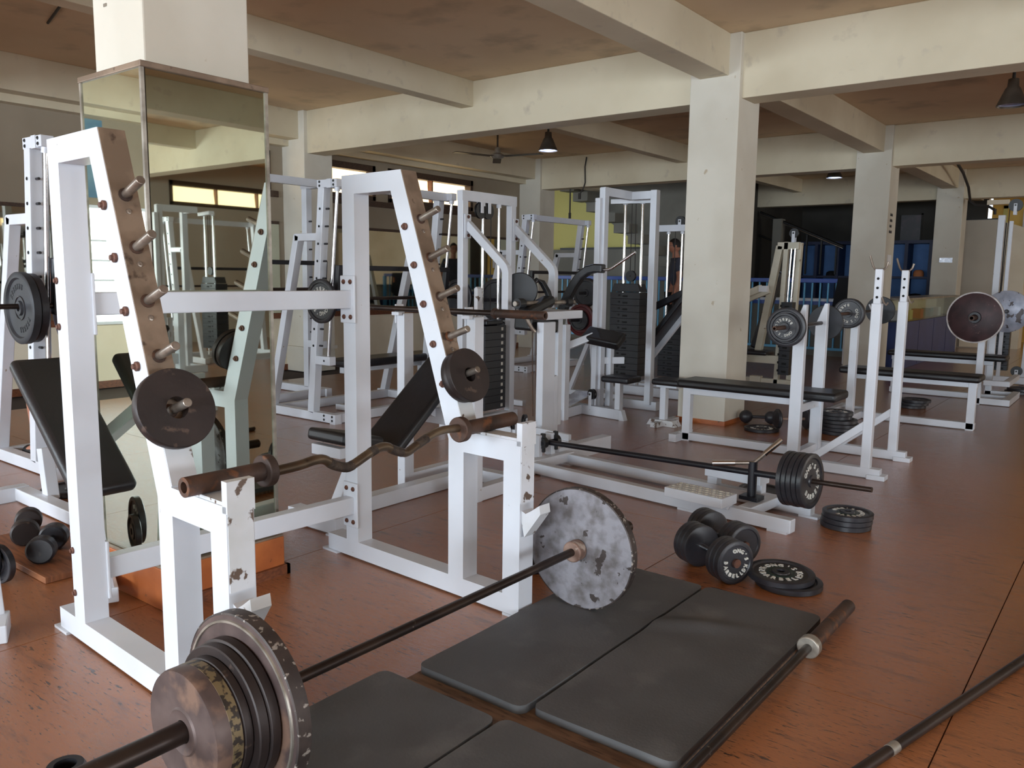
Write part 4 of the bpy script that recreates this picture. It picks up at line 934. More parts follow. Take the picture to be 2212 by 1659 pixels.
build('front_gusset', MB().box((-3.480, 4.92, .02), (-3.430, 4.998, .47)), W, pc, bevel=.02)
build('table', MB().box((-3.76, 4.78, .885), (-3.42, 5.28, .945)), W, pc, bevel=.005)
build('table_leg', MB().box((-3.62, 5.16, .05), (-3.56, 5.22, .89)), W, pc, bevel=.004)
rod(pc, 'axle', (-3.60, 4.66, 1.0), (-3.60, 5.42, 1.0), .018, 'peg_steel', 14)
for y in (4.72, 5.06, 5.33): build('bearing', MB().cyl((-3.60, y-.035, 1.0), (-3.60, y+.035, 1.0), .038, seg=18), 'black_plastic', pc, smooth=True)
build('cam_disc', MB().cyl((-3.77, 4.94, 1.09), (-3.785, 4.965, 1.09), .135, seg=36), 'black_plastic', pc, smooth=True, bevel=.006)
build('cam_lever', MB().sweep([(-3.72, 5.03, 1.13), (-3.70, 5.06, 1.17), (-3.67, 5.09, 1.15), (-3.64, 5.12, 1.08), (-3.62, 5.14, .99)], .035, .05), 'black_plastic', pc, bevel=.008)
pad(pc, 'arm_pad', (-3.60, 4.93, .975), (1, 0, .0), (0, 1, .30), (0, -.3, 1), .11, .34, .07, 'vinyl')
pad(pc, 'under_pad', (-3.60, 4.93, .84), (1, 0, 0), (0, 1, -.1), (0, .1, 1), .16, .36, .10, 'vinyl')
# black curved lever with chrome handle
cl_ = [(-3.70, 5.42, .93), (-3.66, 5.42, 1.03), (-3.60, 5.42, 1.13), (-3.54, 5.42, 1.205), (-3.47, 5.42, 1.25), (-3.40, 5.42, 1.265), (-3.33, 5.42, 1.262)]
lvv = build('lever_arm', MB().sweep(cl_, .068, .07), 'vinyl', pc, bevel=.012)
build('handle', MB().tube([(-3.34, 5.42, 1.255), (-3.29, 5.42, 1.255), (-3.255, 5.42, 1.268), (-3.06, 5.42, 1.385)], .0115, 12), 'chrome', pc, smooth=True)
build('hand_grip', MB().tube([(-3.52, 4.70, .895), (-3.49, 4.72, .83), (-3.475, 4.74, .80)], .014, 12), 'peg_steel', pc, smooth=True)
build('cable_plate', MB().prism([(-4.02, .76), (-3.985, .76), (-3.985, 1.10), (-4.00, 1.115), (-4.02, 1.10)], 4.70, 4.76), 'white_chipped', pc, bevel=.003)

# ------------------------------------------------------------------ multi-station tower with preacher seat
tw = thing('cable_tower', 'tall white cable tower with black weight stack and padded seat', 'gym machine', (-3.7, 6.3, 0))
bars(tw, [('post', (-3.76, 6.10, 0), (-3.76, 6.10, 1.95), .055, .07), ('rear_post', (-3.78, 6.05, .0), (-3.78, 6.05, 1.86), .05, .05), ('post', (-3.515, 6.55, .06), (-3.515, 6.55, 1.955), .06, .07),
          ('top_beam', (-3.76, 6.08, 1.92), (-3.76, 6.57, 1.92), .05, .07, (0, 0, 1)), ('top_beam', (-3.78, 6.55, 1.92), (-3.49, 6.55, 1.92), .07, .05), ('runner', (-3.80, 6.58, .045), (-3.44, 6.58, .045), .08, .07),
          ('runner', (-3.80, 5.98, .045), (-3.80, 6.6, .045), .07, .08, (0, 0, 1)), ('seat_base', (-3.92, 6.02, .045), (-3.45, 5.95, .045), .085, .06), ('side_base', (-3.86, 5.60, .045), (-3.90, 6.05, .045), .06, .08, (0, 0, 1)),
          ('seat_post', (-3.49, 5.98, .05), (-3.49, 5.98, .31), .05, .06), ('preacher_post', (-3.815, 5.64, .0), (-3.815, 5.64, .80), .045, .07), ('seat_column', (-3.72, 6.20, .05), (-3.72, 6.20, .66), .05, .06),
          ('link', (-3.76, 6.15, .47), (-3.64, 6.3, .47), .06, .04), ('pad_arm', (-3.83, 5.70, .62), (-3.70, 5.88, .70), .06, .04)])
build('foot_wedge', MB().prism([(-3.45, 0), (-3.40, 0), (-3.43, .085), (-3.45, .085)], 5.92, 5.98), W, tw)
build('foot_wedge', MB().box((-3.90, 5.56, 0), (-3.82, 5.62, .09)), W, tw, bevel=.006)
pad(tw, 'seat', (-3.52, 6.06, .335), (1, 0, 0), (0, 1, 0), (0, 0, 1), .27, .24, .055, 'vinyl_worn')
pad(tw, 'preacher_pad', (-3.61, 5.90, .69), (1, 0, -.12), (0, 1, .6), (.1, -.6, 1), .36, .17, .075, 'vinyl')
stack(tw, -4.0, -3.69, 6.64, 6.80, .28, 1.06, 13, 'black_paint', '-y')
build('stack_head', MB().prism([(-4.0, 1.065), (-3.69, 1.065), (-3.72, 1.14), (-3.97, 1.14)], 6.65, 6.79), 'black_paint', tw, bevel=.004)
for x in (-3.90, -3.72):
    rod(tw, 'guide_rod', (x, 6.70, .2), (x, 6.70, 1.89), .012); build('rod_cap', MB().cyl((x, 6.70, 1.86), (x, 6.70, 1.895), .022, seg=12), W, tw, smooth=True)
rod(tw, 'cable', (-3.83, 6.70, 1.18), (-3.83, 6.70, 1.90), .004, 'cable', 6)
rod(tw, 'cable', (-3.78, 6.70, 1.2), (-3.79, 6.70, 1.90), .004, 'cable', 6)
pulley(tw, (-3.82, 6.70, 1.21), (0, 1, 0), .05, .03)
build('stack_guard', MB().bar((-4.0, 6.62, 1.885), (-3.6, 6.72, 1.885), .04, .06), W, tw)
wh = pulley(tw, (-3.75, 5.97, .19), (.3, 1, 0), .045, .03, (0, 0, -.1))
build('tread_plate', MB().add([(-3.98, 5.72, .09), (-3.84, 5.72, .09), (-3.76, 6.02, .20), (-3.95, 6.02, .20), (-3.98, 5.72, .08), (-3.84, 5.72, .08), (-3.76, 6.02, .19), (-3.95, 6.02, .19)], [(0, 1, 2, 3), (7, 6, 5, 4), (0, 4, 5, 1), (1, 5, 6, 2), (2, 6, 7, 3), (3, 7, 4, 0)]), 'silver_ring', tw)
# second stack station behind the middle column
t2 = thing('cable_station', 'cable station with incline board partly behind the middle column', 'gym machine', (-3.9, 7.8, 0))
bars(t2, [('top_beam', (-4.30, 8.0, 1.72), (-3.55, 8.0, 1.72), .07, .06), ('post', (-4.27, 8.0, 0), (-4.27, 8.0, 1.72), .05, .06), ('post', (-3.58, 8.0, 0), (-3.58, 8.0, 1.72), .05, .06), ('base_runner', (-4.27, 7.2, .045), (-4.27, 8.2, .045), .06, .08, (0, 0, 1)),
          ('base_tie', (-4.3, 7.35, .05), (-3.3, 7.35, .05), .09, .06), ('base_tie', (-4.3, 7.6, .05), (-3.3, 7.6, .05), .09, .06), ('board_rail', (-3.86, 7.22, .42), (-3.40, 7.22, 1.0), .06, .05)])
for x in (-4.12, -3.96): rod(t2, 'guide_rod', (x, 8.0, .2), (x, 8.0, 1.70), .011); build('rod_cap', MB().cyl((x, 8.0, 1.66), (x, 8.0, 1.695), .02, seg=12), W, t2, smooth=True)
rod(t2, 'cable', (-4.04, 8.0, .8), (-4.04, 8.0, 1.75), .004, 'cable', 6)
pulley(t2, (-3.985, 8.0, 1.79), (0, 1, 0), .055, .03, (0, 0, -.07))
stack(t2, -4.17, -3.90, 7.95, 8.10, .14, .72, 10, 'black_paint', '-y')
e = V3((.46, 0, .58)).normalized()
pad(t2, 'incline_board', (-3.61, 7.14, .80), e, (0, 1, 0), e.cross(V3((0, 1, 0))), .70, .30, .05, 'vinyl_worn', .012)
build('arm_bar', MB().bar((-3.83, 7.05, .885), (-3.45, 7.05, 1.06), .06, .07), 'black_paint', t2, bevel=.006)
st = thing('low_stool', 'small black padded stool on white post beside the middle column', 'stool', (-3.07, 5.99, 0))
pad(st, 'seat', (-3.02, 6.02, .36), (1, 0, 0), (0, 1, 0), (0, 0, 1), .26, .24, .05, 'vinyl')
bars(st, [('seat_plate', (-3.12, 6.0, .325), (-2.94, 6.0, .325), .02, .12), ('post', (-3.07, 5.99, .03), (-3.07, 5.99, .32), .05, .06)])
build('base', MB().prism([(-3.19, 0), (-2.93, 0), (-2.96, .05), (-3.16, .05)], 5.92, 6.04), 'white_chipped', st, bevel=.003)
build('base_cross', MB().box((-3.10, 5.82, 0), (-3.04, 6.22, .04)), 'white_chipped', st, bevel=.003)
# red and black plate on a stand behind the fly machine
pr = thing('plate_tree', 'white plate tree behind the fly machine', 'rack', (-4.37, 6.85, 0))
bars(pr, [('post', (-4.30, 6.92, .02), (-4.42, 6.92, 1.10), .05, .05), ('leg', (-4.62, 6.92, .03), (-4.05, 6.92, .03), .05, .05), ('leg', (-4.35, 6.6, .03), (-4.35, 7.2, .03), .05, .05, (0, 0, 1)), ('brace', (-4.62, 6.92, .05), (-4.38, 6.92, .60), .045, .045)])
rod(pr, 'peg', (-4.37, 6.95, .78), (-4.37, 6.52, .78), .014, 'black_iron'); rod(pr, 'peg', (-4.40, 6.95, 1.04), (-4.40, 6.70, 1.04), .014, 'black_iron')
plate('red-rimmed plate on the plate tree behind the fly machine', .155, .03, (-4.37, 6.72, .78), (0, -1, 0), 'red_iron', 'dish', hole=.016)
plate('black plate hung above the red-rimmed one', .14, .03, (-4.40, 6.84, 1.04), (0, -1, 0), 'black_iron', 'dish', hole=.016)
plate('small black plate in front of the red-rimmed one', .10, .03, (-4.37, 6.685, .78), (0, -1, 0), 'black_iron', 'dish', hole=.016)
# large plates standing on a tree behind the incline bench
pt = thing('plate_tree', 'plate tree with large black plates behind the incline bench', 'rack', (-4.62, 4.9, 0))
bars(pt, [('post', (-4.72, 5.98, .02), (-4.72, 5.98, 1.12), .05, .05), ('foot', (-4.95, 5.98, .03), (-4.50, 5.98, .03), .05, .05)])
for z in (.98, .62): rod(pt, 'peg', (-4.72, 5.98, z), (-4.72, 5.55, z), .014, 'black_iron')
for i in range(3): plate(('inner', 'middle', 'outer')[i]+' large black plate on the tree behind the incline bench', .19, .034, (-4.72, 5.90-.036*i, .98), (0, -1, 0), 'black_iron', 'dish', hole=.016, group='large plates behind the incline bench')
plate('lower black plate on the tree behind the incline bench', .17, .034, (-4.72, 5.86, .62), (0, -1, 0), 'black_iron', 'dish', hole=.016, group='large plates behind the incline bench')

# ------------------------------------------------------------------ cream tower right of the middle column
ct = thing('cream_tower', 'cream slanted cable machine between the columns', 'gym machine', (-3.3, 9.0, 0))
bars(ct, [('slant_leg', (-3.47, 9.0, .30), (-3.27, 9.0, 1.56), .075, .07), ('post', (-3.235, 9.0, .0), (-3.195, 9.0, 1.60), .05, .07), ('post', (-3.11, 9.05, .0), (-3.07, 9.05, 1.59), .05, .07), ('top', (-3.29, 9.0, 1.56), (-3.06, 9.0, 1.56), .08, .07),
          ('foot', (-3.52, 8.98, .06), (-3.40, 8.98, .06), .1, .08), ('seat_beam', (-3.62, 8.95, .31), (-3.10, 8.95, .31), .09, .07), ('runner', (-3.62, 9.0, .05), (-3.05, 9.0, .05), .08, .07), ('arm', (-3.62, 8.8, .94), (-3.30, 8.8, 1.08), .075, .06), ('arm', (-3.62, 8.74, .99), (-3.36, 8.74, 1.10), .075, .06)], 'cream_paint')
build('label_box', MB().box((-3.375, 8.70, 1.06), (-3.285, 8.76, 1.125)), 'paper', ct)
for x in (-3.165, -3.125): rod(ct, 'guide_rod', (x, 8.97, .3), (x+.03, 8.97, 1.53), .010)
pulley(ct, (-3.115, 8.97, 1.695), (0, 1, 0), .05, .03, (0, 0, -.1)); stack(ct, -3.19, -3.07, 8.9, 9.05, .15, .95, 9, 'black_paint', '-y')
pad(ct, 'roll_pad', (-3.42, 9.1, .85), (.28, 0, 1), (0, 1, 0), (1, 0, -.28), .9, .12, .08, 'vinyl_worn')
pad(ct, 'seat', (-3.45, 8.95, .38), (1, 0, 0), (0, 1, 0), (0, 0, 1), .3, .25, .05, 'vinyl_worn')

# ------------------------------------------------------------------ cable tower at the right edge
rtw = thing('cable_tower', 'slim white cable tower at the right edge with top pulley', 'gym machine', (-1.6, 12.2, 0))
rx0, ry0 = -1.36, 11.2
bars(rtw, [('post', (-1.46, ry0, 0), (-1.46, ry0, 1.97), .07, .09), ('post', (-1.12, ry0+.1, 0), (-1.10, ry0+.1, .86), .05, .06), ('arm', (-1.45, ry0, .84), (-1.0, ry0+.1, .84), .06, .06), ('base', (-1.60, ry0, .05), (-.95, ry0, .05), .08, .08), ('rear_post', (-1.36, ry0, 0), (-1.36, ry0, 1.90), .04, .05)])
pulley(rtw, (-1.33, ry0-.03, 2.08), (0, 1, 0), .072, .03, (0, 0, -.11)); rod(rtw, 'cable', (-1.40, ry0-.04, .98), (-1.385, ry0-.04, 2.08), .005, 'cable', 6)
build('weight_tip', MB().lathe([(0, 0), (.035, 0), (.03, .06), (.012, .08), (0, .08)], (-1.40, ry0-.05, .88), (0, 0, 1), 16), 'black_iron', rtw, smooth=True)
stack(rtw, -1.42, -1.28, ry0+.05, ry0+.18, .15, .72, 9, 'black_paint', '-y')
pulley(rtw, (-1.17, ry0-.03, .16), (0, 1, 0), .06, .03, (0, 0, -.1))

# ------------------------------------------------------------------ far end: railing, walls, stair, office
struct('wall_far_left', MB().box((-12, 13.65, 0), (-6.35, 13.8, ZC)), 'yellow_wall', 'pale yellow wall behind the blue railing')
struct('wall_half', MB().box((-10.4, 13.5, 0), (-6.35, 13.64, 1.72)), 'grey_wall', 'grey lower wall behind the blue railing')
bpy.data.objects['wall_half'].name = 'wall_lower_left'
struct('trim_5', MB().box((-9.3, 13.48, 1.72), (-7.2, 13.66, 1.755)), 'black', 'black cap strip on the grey lower wall')
b = MB().prism([(-9.15, 2.95), (-7.36, 1.73), (-7.36, 1.69), (-6.2, .95), (-6.0, 1.0), (-6.0, 3.09), (-9.0, 3.09)], 13.3, 13.6)
stp = thing('staircase', 'grey concrete stair flight seen from below behind the towers', 'staircase', (-7.5, 13.4, .9))
build('stair_side', b, 'grey_wall', stp)
for i in range(9):
    x = -9.0+.30*i; z = 2.95-.20*i
    build('step', MB().box((x, 13.0, z-.16), (x+.32, 13.3, z)), 'grey_wall', stp)
struct('wall_far_side', MB().box((-12.1, 11.3, 0), (-11.9, 14, ZC)), 'yellow_wall', 'yellow side wall past the last pillar')
struct('wall_far', MB().box((-12, 18.6, 0), (-2.7, 18.8, ZC)), 'dark_wall', 'dark wall above the blue shelves at the far end')
struct('wall_office_side', MB().box((-6.4, 13.65, 0), (-6.3, 18.6, ZC)), 'dark_wall', 'dark side wall behind the middle column')
struct('wall_far_right', MB().box((-2.7, 19.3, 0), (0.2, 19.5, ZC)), 'warm_yellow', 'warm yellow far wall at the right')
struct('wall_far_corner', MB().box((5.0, 19.3, 0), (XR+.2, 19.5, ZC)), 'wall_cream', 'cream far wall out at the right')
struct('wall_far_middle', MB().box((.2, 19.3, 0), (5.0, 19.5, ZC)), 'wall_cream', 'cream far wall beyond the right edge')
rl = thing('railing', 'blue steel railing with light blue balusters at the far end', 'railing', (-6.5, 12.9, 0))
build('top_rail', MB().box((-9.6, 12.87, 1.15), (-3.15, 12.93, 1.215)), 'blue_paint', rl, bevel=.006)
build('lower_rail', MB().box((-9.6, 12.88, .12), (-3.15, 12.92, .16)), 'light_blue', rl, bevel=.004)
for i in range(54):
    x = -9.55+.12*i; build('baluster', MB().box((x-.011, 12.89, .14), (x+.011, 12.912, 1.16)), 'light_blue', rl)
for x in (-9.6, -7.4, -5.3, -3.15): build('post', MB().box((x-.03, 12.87, 0), (x+.03, 12.93, 1.16)), 'light_blue', rl)
tc = thing('tray_shelf', 'white and blue ledge behind the railing', 'shelf', (-4.3, 13.4, .85)); build('ledge', MB().box((-5.5, 13.2, .86), (-3.2, 13.6, .90)), 'paper', tc); build('apron', MB().box((-5.5, 13.2, .80), (-3.2, 13.24, .86)), 'blue_paint', tc); build('panel', MB().box((-5.5, 13.25, 0), (-3.2, 13.6, .80)), 'grey_wall', tc)
# navy shelf unit
sh = thing('shelf_unit', 'navy blue pigeonhole shelf unit along the dark far wall', 'shelf', (-5, 17.4, 0))
build('carcass', MB().box((-6.3, 17.0, 1.90), (-3.30, 17.5, 1.96)).box((-6.3, 17.46, 0), (-3.30, 17.5, 1.9)), 'shelf_navy', sh)
build('back_panel', MB().box((-6.28, 17.44, .05), (-3.32, 17.459, 1.9)), 'shelf_back', sh)
for i in range(8): x = -6.28+.4215*i; build('divider', MB().box((x-.03, 17.0, 0), (x+.03, 17.44, 1.9)), 'shelf_navy', sh)
for z in (.1, .68, 1.26): build('shelf_board', MB().box((-6.28, 17.02, z-.02), (-3.32, 17.44, z+.02)), 'shelf_navy', sh)
for nm, lab, x, z, c, mt_ in (('backpack', 'dark backpack in the navy shelf', -3.58, .70, (.15, .26), 'cloth_black'), ('bag', 'orange brown bag on the navy shelf beside the column', -3.55, 1.28, (.09, .13), 'orange_cloth'), ('bottle', 'teal bottle on the navy shelf', -3.76, 1.28, (.035, .2), 'teal'), ('cap', 'black cap on the upper navy shelf', -5.15, 1.28, (.12, .10), 'cloth_black')):
    r_, h_ = c; o = build(nm, MB().lathe([(0, 0), (r_, .0), (r_*1.05, h_*.3), (r_*.95, h_*.7), (r_*.6, h_*.95), (0, h_)], (x, 17.2, z), (0, 0, 1), 18), mt_, smooth=True); tag(o, lab, nm)
jk = thing('jacket', 'black jacket hung over the blue railing', 'jacket', (-3.65, 12.86, .75))
jb = MB(); k = 8
for s_, y_ in ((0, 12.845), (1, 12.955)):
    pass
build('cloth', MB().add([(-3.820, 12.84, .80), (-3.670, 12.82, .68), (-3.500, 12.84, .74), (-3.420, 12.83, .82), (-3.440, 12.85, 1.23), (-3.760, 12.85, 1.235), (-3.440, 12.95, 1.235), (-3.760, 12.95, 1.235), (-3.820, 12.96, .84), (-3.420, 12.96, .84)], [(0, 1, 2, 3, 4, 5), (5, 4, 6, 7), (7, 6, 9, 8)]), 'cloth_black', jk).modifiers.new('solid', 'SOLIDIFY').thickness = .015
build('emblem', MB().box((-3.535, 12.815, 1.02), (-3.510, 12.83, 1.13)), 'orange_cloth', jk)
# glass counter between the columns
gc = thing('glass_counter', 'blue fronted glass display counter between far columns', 'counter', (-2.7, 13.8, 0))
build('base', MB().box((-3.0, 11.9, 0), (-2.60, 15.85, .64)), 'blue_counter', gc, bevel=.004)
for y in (12.9, 13.9, 14.9): build('panel_joint', MB().box((-2.601, y-.008, .02), (-2.597, y+.008, .63)), 'navy_panel', gc)
build('corner_post', MB().box((-2.66, 11.86, 0), (-2.58, 11.96, .95)), 'blue_paint', gc)
build('glass_front', MB().box((-2.606, 11.96, .645), (-2.60, 15.85, .94)), 'glass', gc)
build('display_back', MB().box((-2.98, 11.9, .64), (-2.95, 15.85, .94)), 'wall_cream', gc)
build('top', MB().box((-3.02, 11.86, .94), (-2.58, 15.88, .965)), 'silver_ring', gc, bevel=.003)
for i, (y, mt_) in enumerate(((12.3, 'paper'), (12.8, 'yellow_wall'), (13.5, 'cloth_red'), (14.2, 'teal'), (14.8, 'paper'))):
    o = build('goods_box', MB().box((-2.85, y, .642), (-2.72, y+.2, .78)), mt_, bevel=.004); tag(o, ('white', 'yellowish', 'red', 'teal', 'second white')[i]+' small box inside the glass counter', 'box', 'goods in the glass counter')
# door panel and white bin seen past the benches
db = thing('water_bin', 'white and grey bin in front of the blue counter post', 'bin', (-3.3, 12.2, 0)); build('body', MB().box((-3.42, 12.1, 0), (-3.16, 12.35, .56)), 'paper', db, bevel=.01); build('lid', MB().box((-3.43, 12.09, .56), (-3.15, 12.36, .70)), 'rubber_plate', db, bevel=.02)
# lockers and partition at the far right
cb = thing('partition', 'tall cream partition panel beside the last column', 'partition', (-2.5, 16.8, 0))
build('panel', MB().box((-2.88, 16.8, 0), (-2.20, 16.86, 2.29)), 'wall_paint', cb); build('cap', MB().box((-2.89, 16.79, 2.29), (-2.19, 16.87, 2.31)), 'black', cb)
build('door_leaf', MB().box((-2.70, 16.78, .02), (-2.32, 16.80, .62)), 'wall_cream', cb, bevel=.004)
lk = thing('locker', 'tall white locker with angled top at the far right', 'locker', (-2.0, 17.4, 0))
build('body', MB().prism([(-2.16, 0), (-1.82, 0), (-1.82, 2.14), (-2.16, 2.26)], 17.2, 17.7), 'wall_cream', lk); build('front_strip', MB().box((-2.19, 17.15, 0), (-2.16, 17.2, 2.25)), 'black', lk)
wb = build('notice_board', MB().box((-2.15, 19.26, 2.12), (-1.2, 19.29, 2.62)), 'paper'); tag(wb, 'white board high on the yellow far wall', 'board')
yf = struct('trim_6', MB().box((-2.50, 19.27, 2.0), (-2.42, 19.3, 2.72)).box((-2.5, 19.27, 2.66), (-1.2, 19.3, 2.72)), 'yellow_wall', 'pale yellow frame on the far wall')
for i, (xa, xb, lab) in enumerate(((-5.23, -5.0, 'narrow dark poster on the far dark wall'), (-4.24, -3.86, 'dark poster of a figure on the far dark wall'))):
    o = thing('poster', lab, 'poster', ((xa+xb)/2, 18.58, 2.0)); build('print', MB().box((xa, 18.57, 1.96), (xb, 18.585, 2.54)), 'poster_dark', o); build('frame', MB().box((xa-.03, 18.575, 2.54), (xb+.03, 18.595, 2.57)).box((xb, 18.575, 1.96), (xb+.03, 18.595, 2.57)), 'dark_wall', o)
hr = thing('handrail', 'dark sloping handrails of the far stair', 'handrail', (-5.3, 16, 1.9))
build('rail', MB().cyl((-6.25, 16, 2.50), (-4.62, 16, 1.81), .03, seg=12), 'black', hr, smooth=True); build('rail_highlight', MB().cyl((-6.25, 15.97, 2.47), (-4.62, 15.97, 1.78), .014, seg=10), 'chrome', hr, smooth=True)
build('lower_rail', MB().cyl((-6.25, 16, 2.06), (-5.4, 16, 1.70), .02, seg=10), 'black', hr, smooth=True); build('newel', MB().box((-5.95, 15.9, 0), (-5.78, 16.1, 2.36)), 'grey_wall', hr)
for i in range(4): build('support', MB().box((-5.6+.28*i, 15.98, 1.3), (-5.57+.28*i, 16.02, 2.22-.118*i)), 'black', hr)

# ------------------------------------------------------------------ lamps, fan, cables
def pendant(label, x, y, z, r=.105, on=True):
    t = thing('pendant_lamp', label, 'lamp', (x, y, z), 'factory pendant lamps')
    build('shade', MB().lathe([(.022, .20), (.036, .195), (.040, .14), (.052, .125), (r*.96, .012), (r, 0), (r*.97, 0), (r*.93, .012), (.046, .12), (.02, .12)], (x, y, z), (0, 0, 1), 32), 'lamp_shade', t, smooth=True)
    build('reflector', MB().lathe([(r*.90, .012), (.044, .112), (0, .115)], (x, y, z), (0, 0, 1), 32), 'lamp_inner', t, smooth=True)
    b_ = build('bulb', MB().lathe([(0, .02), (.018, .024), (.024, .045), (.018, .07), (.01, .09), (0, .09)], (x, y, z), (0, 0, 1), 16), 'bulb' if on else 'letter_white', t, smooth=True)
    build('stem', MB().cyl((x, y, z+.19), (x, y, ZC), .012, seg=10), 'cable', t, smooth=True)
    if on:
        l = bpy.data.lights.new('lamp_light', 'POINT'); l.energy = 6; l.color = (.55, .70, 1.0); l.shadow_soft_size = .03
        o = bpy.data.objects.new('lamp_light', l); COL.objects.link(o); o.parent = t; o.location = (0, 0, .01)
    return t
pendant('lit bluish pendant lamp left of the middle column', -5.30, 7.415, 2.545)
pendant('unlit pendant lamp at the upper right corner', -.965, 7.36, 2.52, on=False)
pendant('lit pendant lamp seen edge-on beyond the middle column', -3.62, 11.9, 2.60, .11)
fn = thing('ceiling_fan', 'ceiling fan beside the bluish pendant lamp', 'fan', (-6.72, 8.30, 2.7))
fx, fy, fz = -6.72, 8.30, 2.70
build('rod', MB().cyl((fx, fy, fz+.05), (fx, fy, ZC), .012, seg=10), 'lamp_shade', fn, smooth=True)
build('motor', MB().lathe([(0, .12), (.03, .11), (.045, .04), (.085, .02), (.09, 0), (.07, -.02), (0, -.03)], (fx, fy, fz), (0, 0, 1), 24), 'silver_ring', fn, smooth=True)
for i in range(3):
    t = R(10+120*i); dx, dy = math.cos(t), math.sin(t); build('blade', MB().bar((fx+dx*.09, fy+dy*.09, fz), (fx+dx*.62, fy+dy*.62, fz), .11, .008, (0, 0, 1)), 'lamp_shade', fn, bevel=.003)
def cable(label, pts, r=.008, name='cable', tip=None):
    t = thing(name, label, 'cable', pts[-1]); build('cord', MB().tube(pts, r, 8), 'cable', t, smooth=True)
    if tip: build('plug', MB().cyl(V3(pts[-1])+V3((0, 0, .02)), V3(pts[-1])-V3((0, 0, .07)), .022, seg=10), 'cable', t, smooth=True)
cable('cable with plug hanging on the beam left of the towers', [(-7.15, 11.04, 3.05), (-7.17, 11.03, 2.9), (-7.16, 11.03, 2.66), (-7.18, 11.02, 2.58), (-7.25, 11.02, 2.48)], .010, tip=True)
cable('cable hanging below the beam beside the pillar', [(-7.55, 11.2, 2.61), (-7.55, 11.2, 2.3), (-7.55, 11.2, 2.20)], .012, tip=True)
cable('bundle of cables looping down beside the last column', [(-2.55, 13.3, 3.085), (-2.5, 13.6, 3.06), (-2.52, 14.8, 2.90), (-2.56, 15.6, 2.75), (-2.56, 15.86, 2.55), (-2.48, 15.86, 2.48), (-2.30, 15.86, 2.46), (-2.18, 15.86, 2.38)], .022, tip=True)
cable('coiled cable on the far ceiling', [(-2.35+.22*math.cos(R(20*i)), 13.4+.3*math.sin(R(20*i)), 3.08) for i in range(19)], .012)
cable('thin cable drooping on the ceiling at the upper left', [(-6.9, 3.0, 3.085), (-6.0, 2.75, 3.05), (-5.4, 2.7, 2.96), (-4.7, 2.6, 3.05), (-4.2, 2.5, 3.085)], .010)
wc = thing('camera_dome', 'small wall camera with its cable beyond the second column', 'camera', (-3.9, 15.85, 2.70)); build('lens', MB().lathe([(0, .06), (.03, .05), (.055, .02), (.06, 0), (0, 0)], (-3.95, 15.93, 2.72), (0, -1, 0), 18), 'paper', wc, smooth=True); build('eye', MB().cyl((-3.95, 15.86, 2.72), (-3.95, 15.875, 2.72), .025, seg=12), 'black', wc); build('cord', MB().tube([(-4.05, 15.92, 3.05), (-4.12, 15.92, 2.95), (-4.08, 15.92, 2.8), (-3.98, 15.92, 2.73)], .008, 6), 'cable', wc)
jb_ = build('junction_box', MB().box((-2.3, 15.80, 2.47), (-1.98, 15.9, 2.545)), 'wall_cream', bevel=.004); tag(jb_, 'cream junction box under the far beam', 'junction box')
tp = build('tape_label', MB().box((-2.965, 15.888, 1.52), (-2.76, 15.899, 1.60)), 'tape_silver'); tag(tp, 'shiny silver tape label on the last column', 'sign')
sg = thing('rule_sign', 'four short dark stencilled lines on the side of the second column', 'sign', (-2.66, 11.2, 1.9))
for i, z in enumerate((2.0, 1.93, 1.86, 1.79)):     # worn, unreadable stencilled lines
    L = MB(); n = (6, 6, 5, 7)[i]; y0 = 11.12-.012*(i == 3)
    for k in range(n): L.box((-2.6695, y0+.02*k, z), (-2.6675, y0+.02*k+.014, z+.036-.008*(k % 2)))
    build('stencil_line', L, 'letter_dark', sg)
pn = build('paper_note', MB().box((-2.668, 11.12, 1.40), (-2.664, 11.30, 1.52)), 'paper'); tag(pn, 'white paper note on the second column', 'sign')
for i in range(4):
    o = build('paint_fleck', MB().box((-3.005+(.055 if i % 2 else 0), 1.4965, 2.12+.045*(i // 2)+(.02 if i % 2 else 0)), (-2.985+(.055 if i % 2 else 0), 1.4995, 2.13+.045*(i // 2)+(.02 if i % 2 else 0))), 'silver_ring'); tag(o, 'small scrap of tape on the near column, '+('lower left', 'lower right', 'upper left', 'upper right')[i], 'tape', 'tape scraps on the near column')
for i, (y, z) in enumerate(((7.3, 1.25), (10.3, 1.32), (10.55, 1.30))):
    o = build('notice', MB().box((XL+.0145, y, z), (XL+.018, y+.22, z+.3)), 'paper'); tag(o, ('paper notice stuck on the mirror beyond the corner pillar', 'paper chart on the far mirror', 'second paper chart on the far mirror')[i], 'notice')

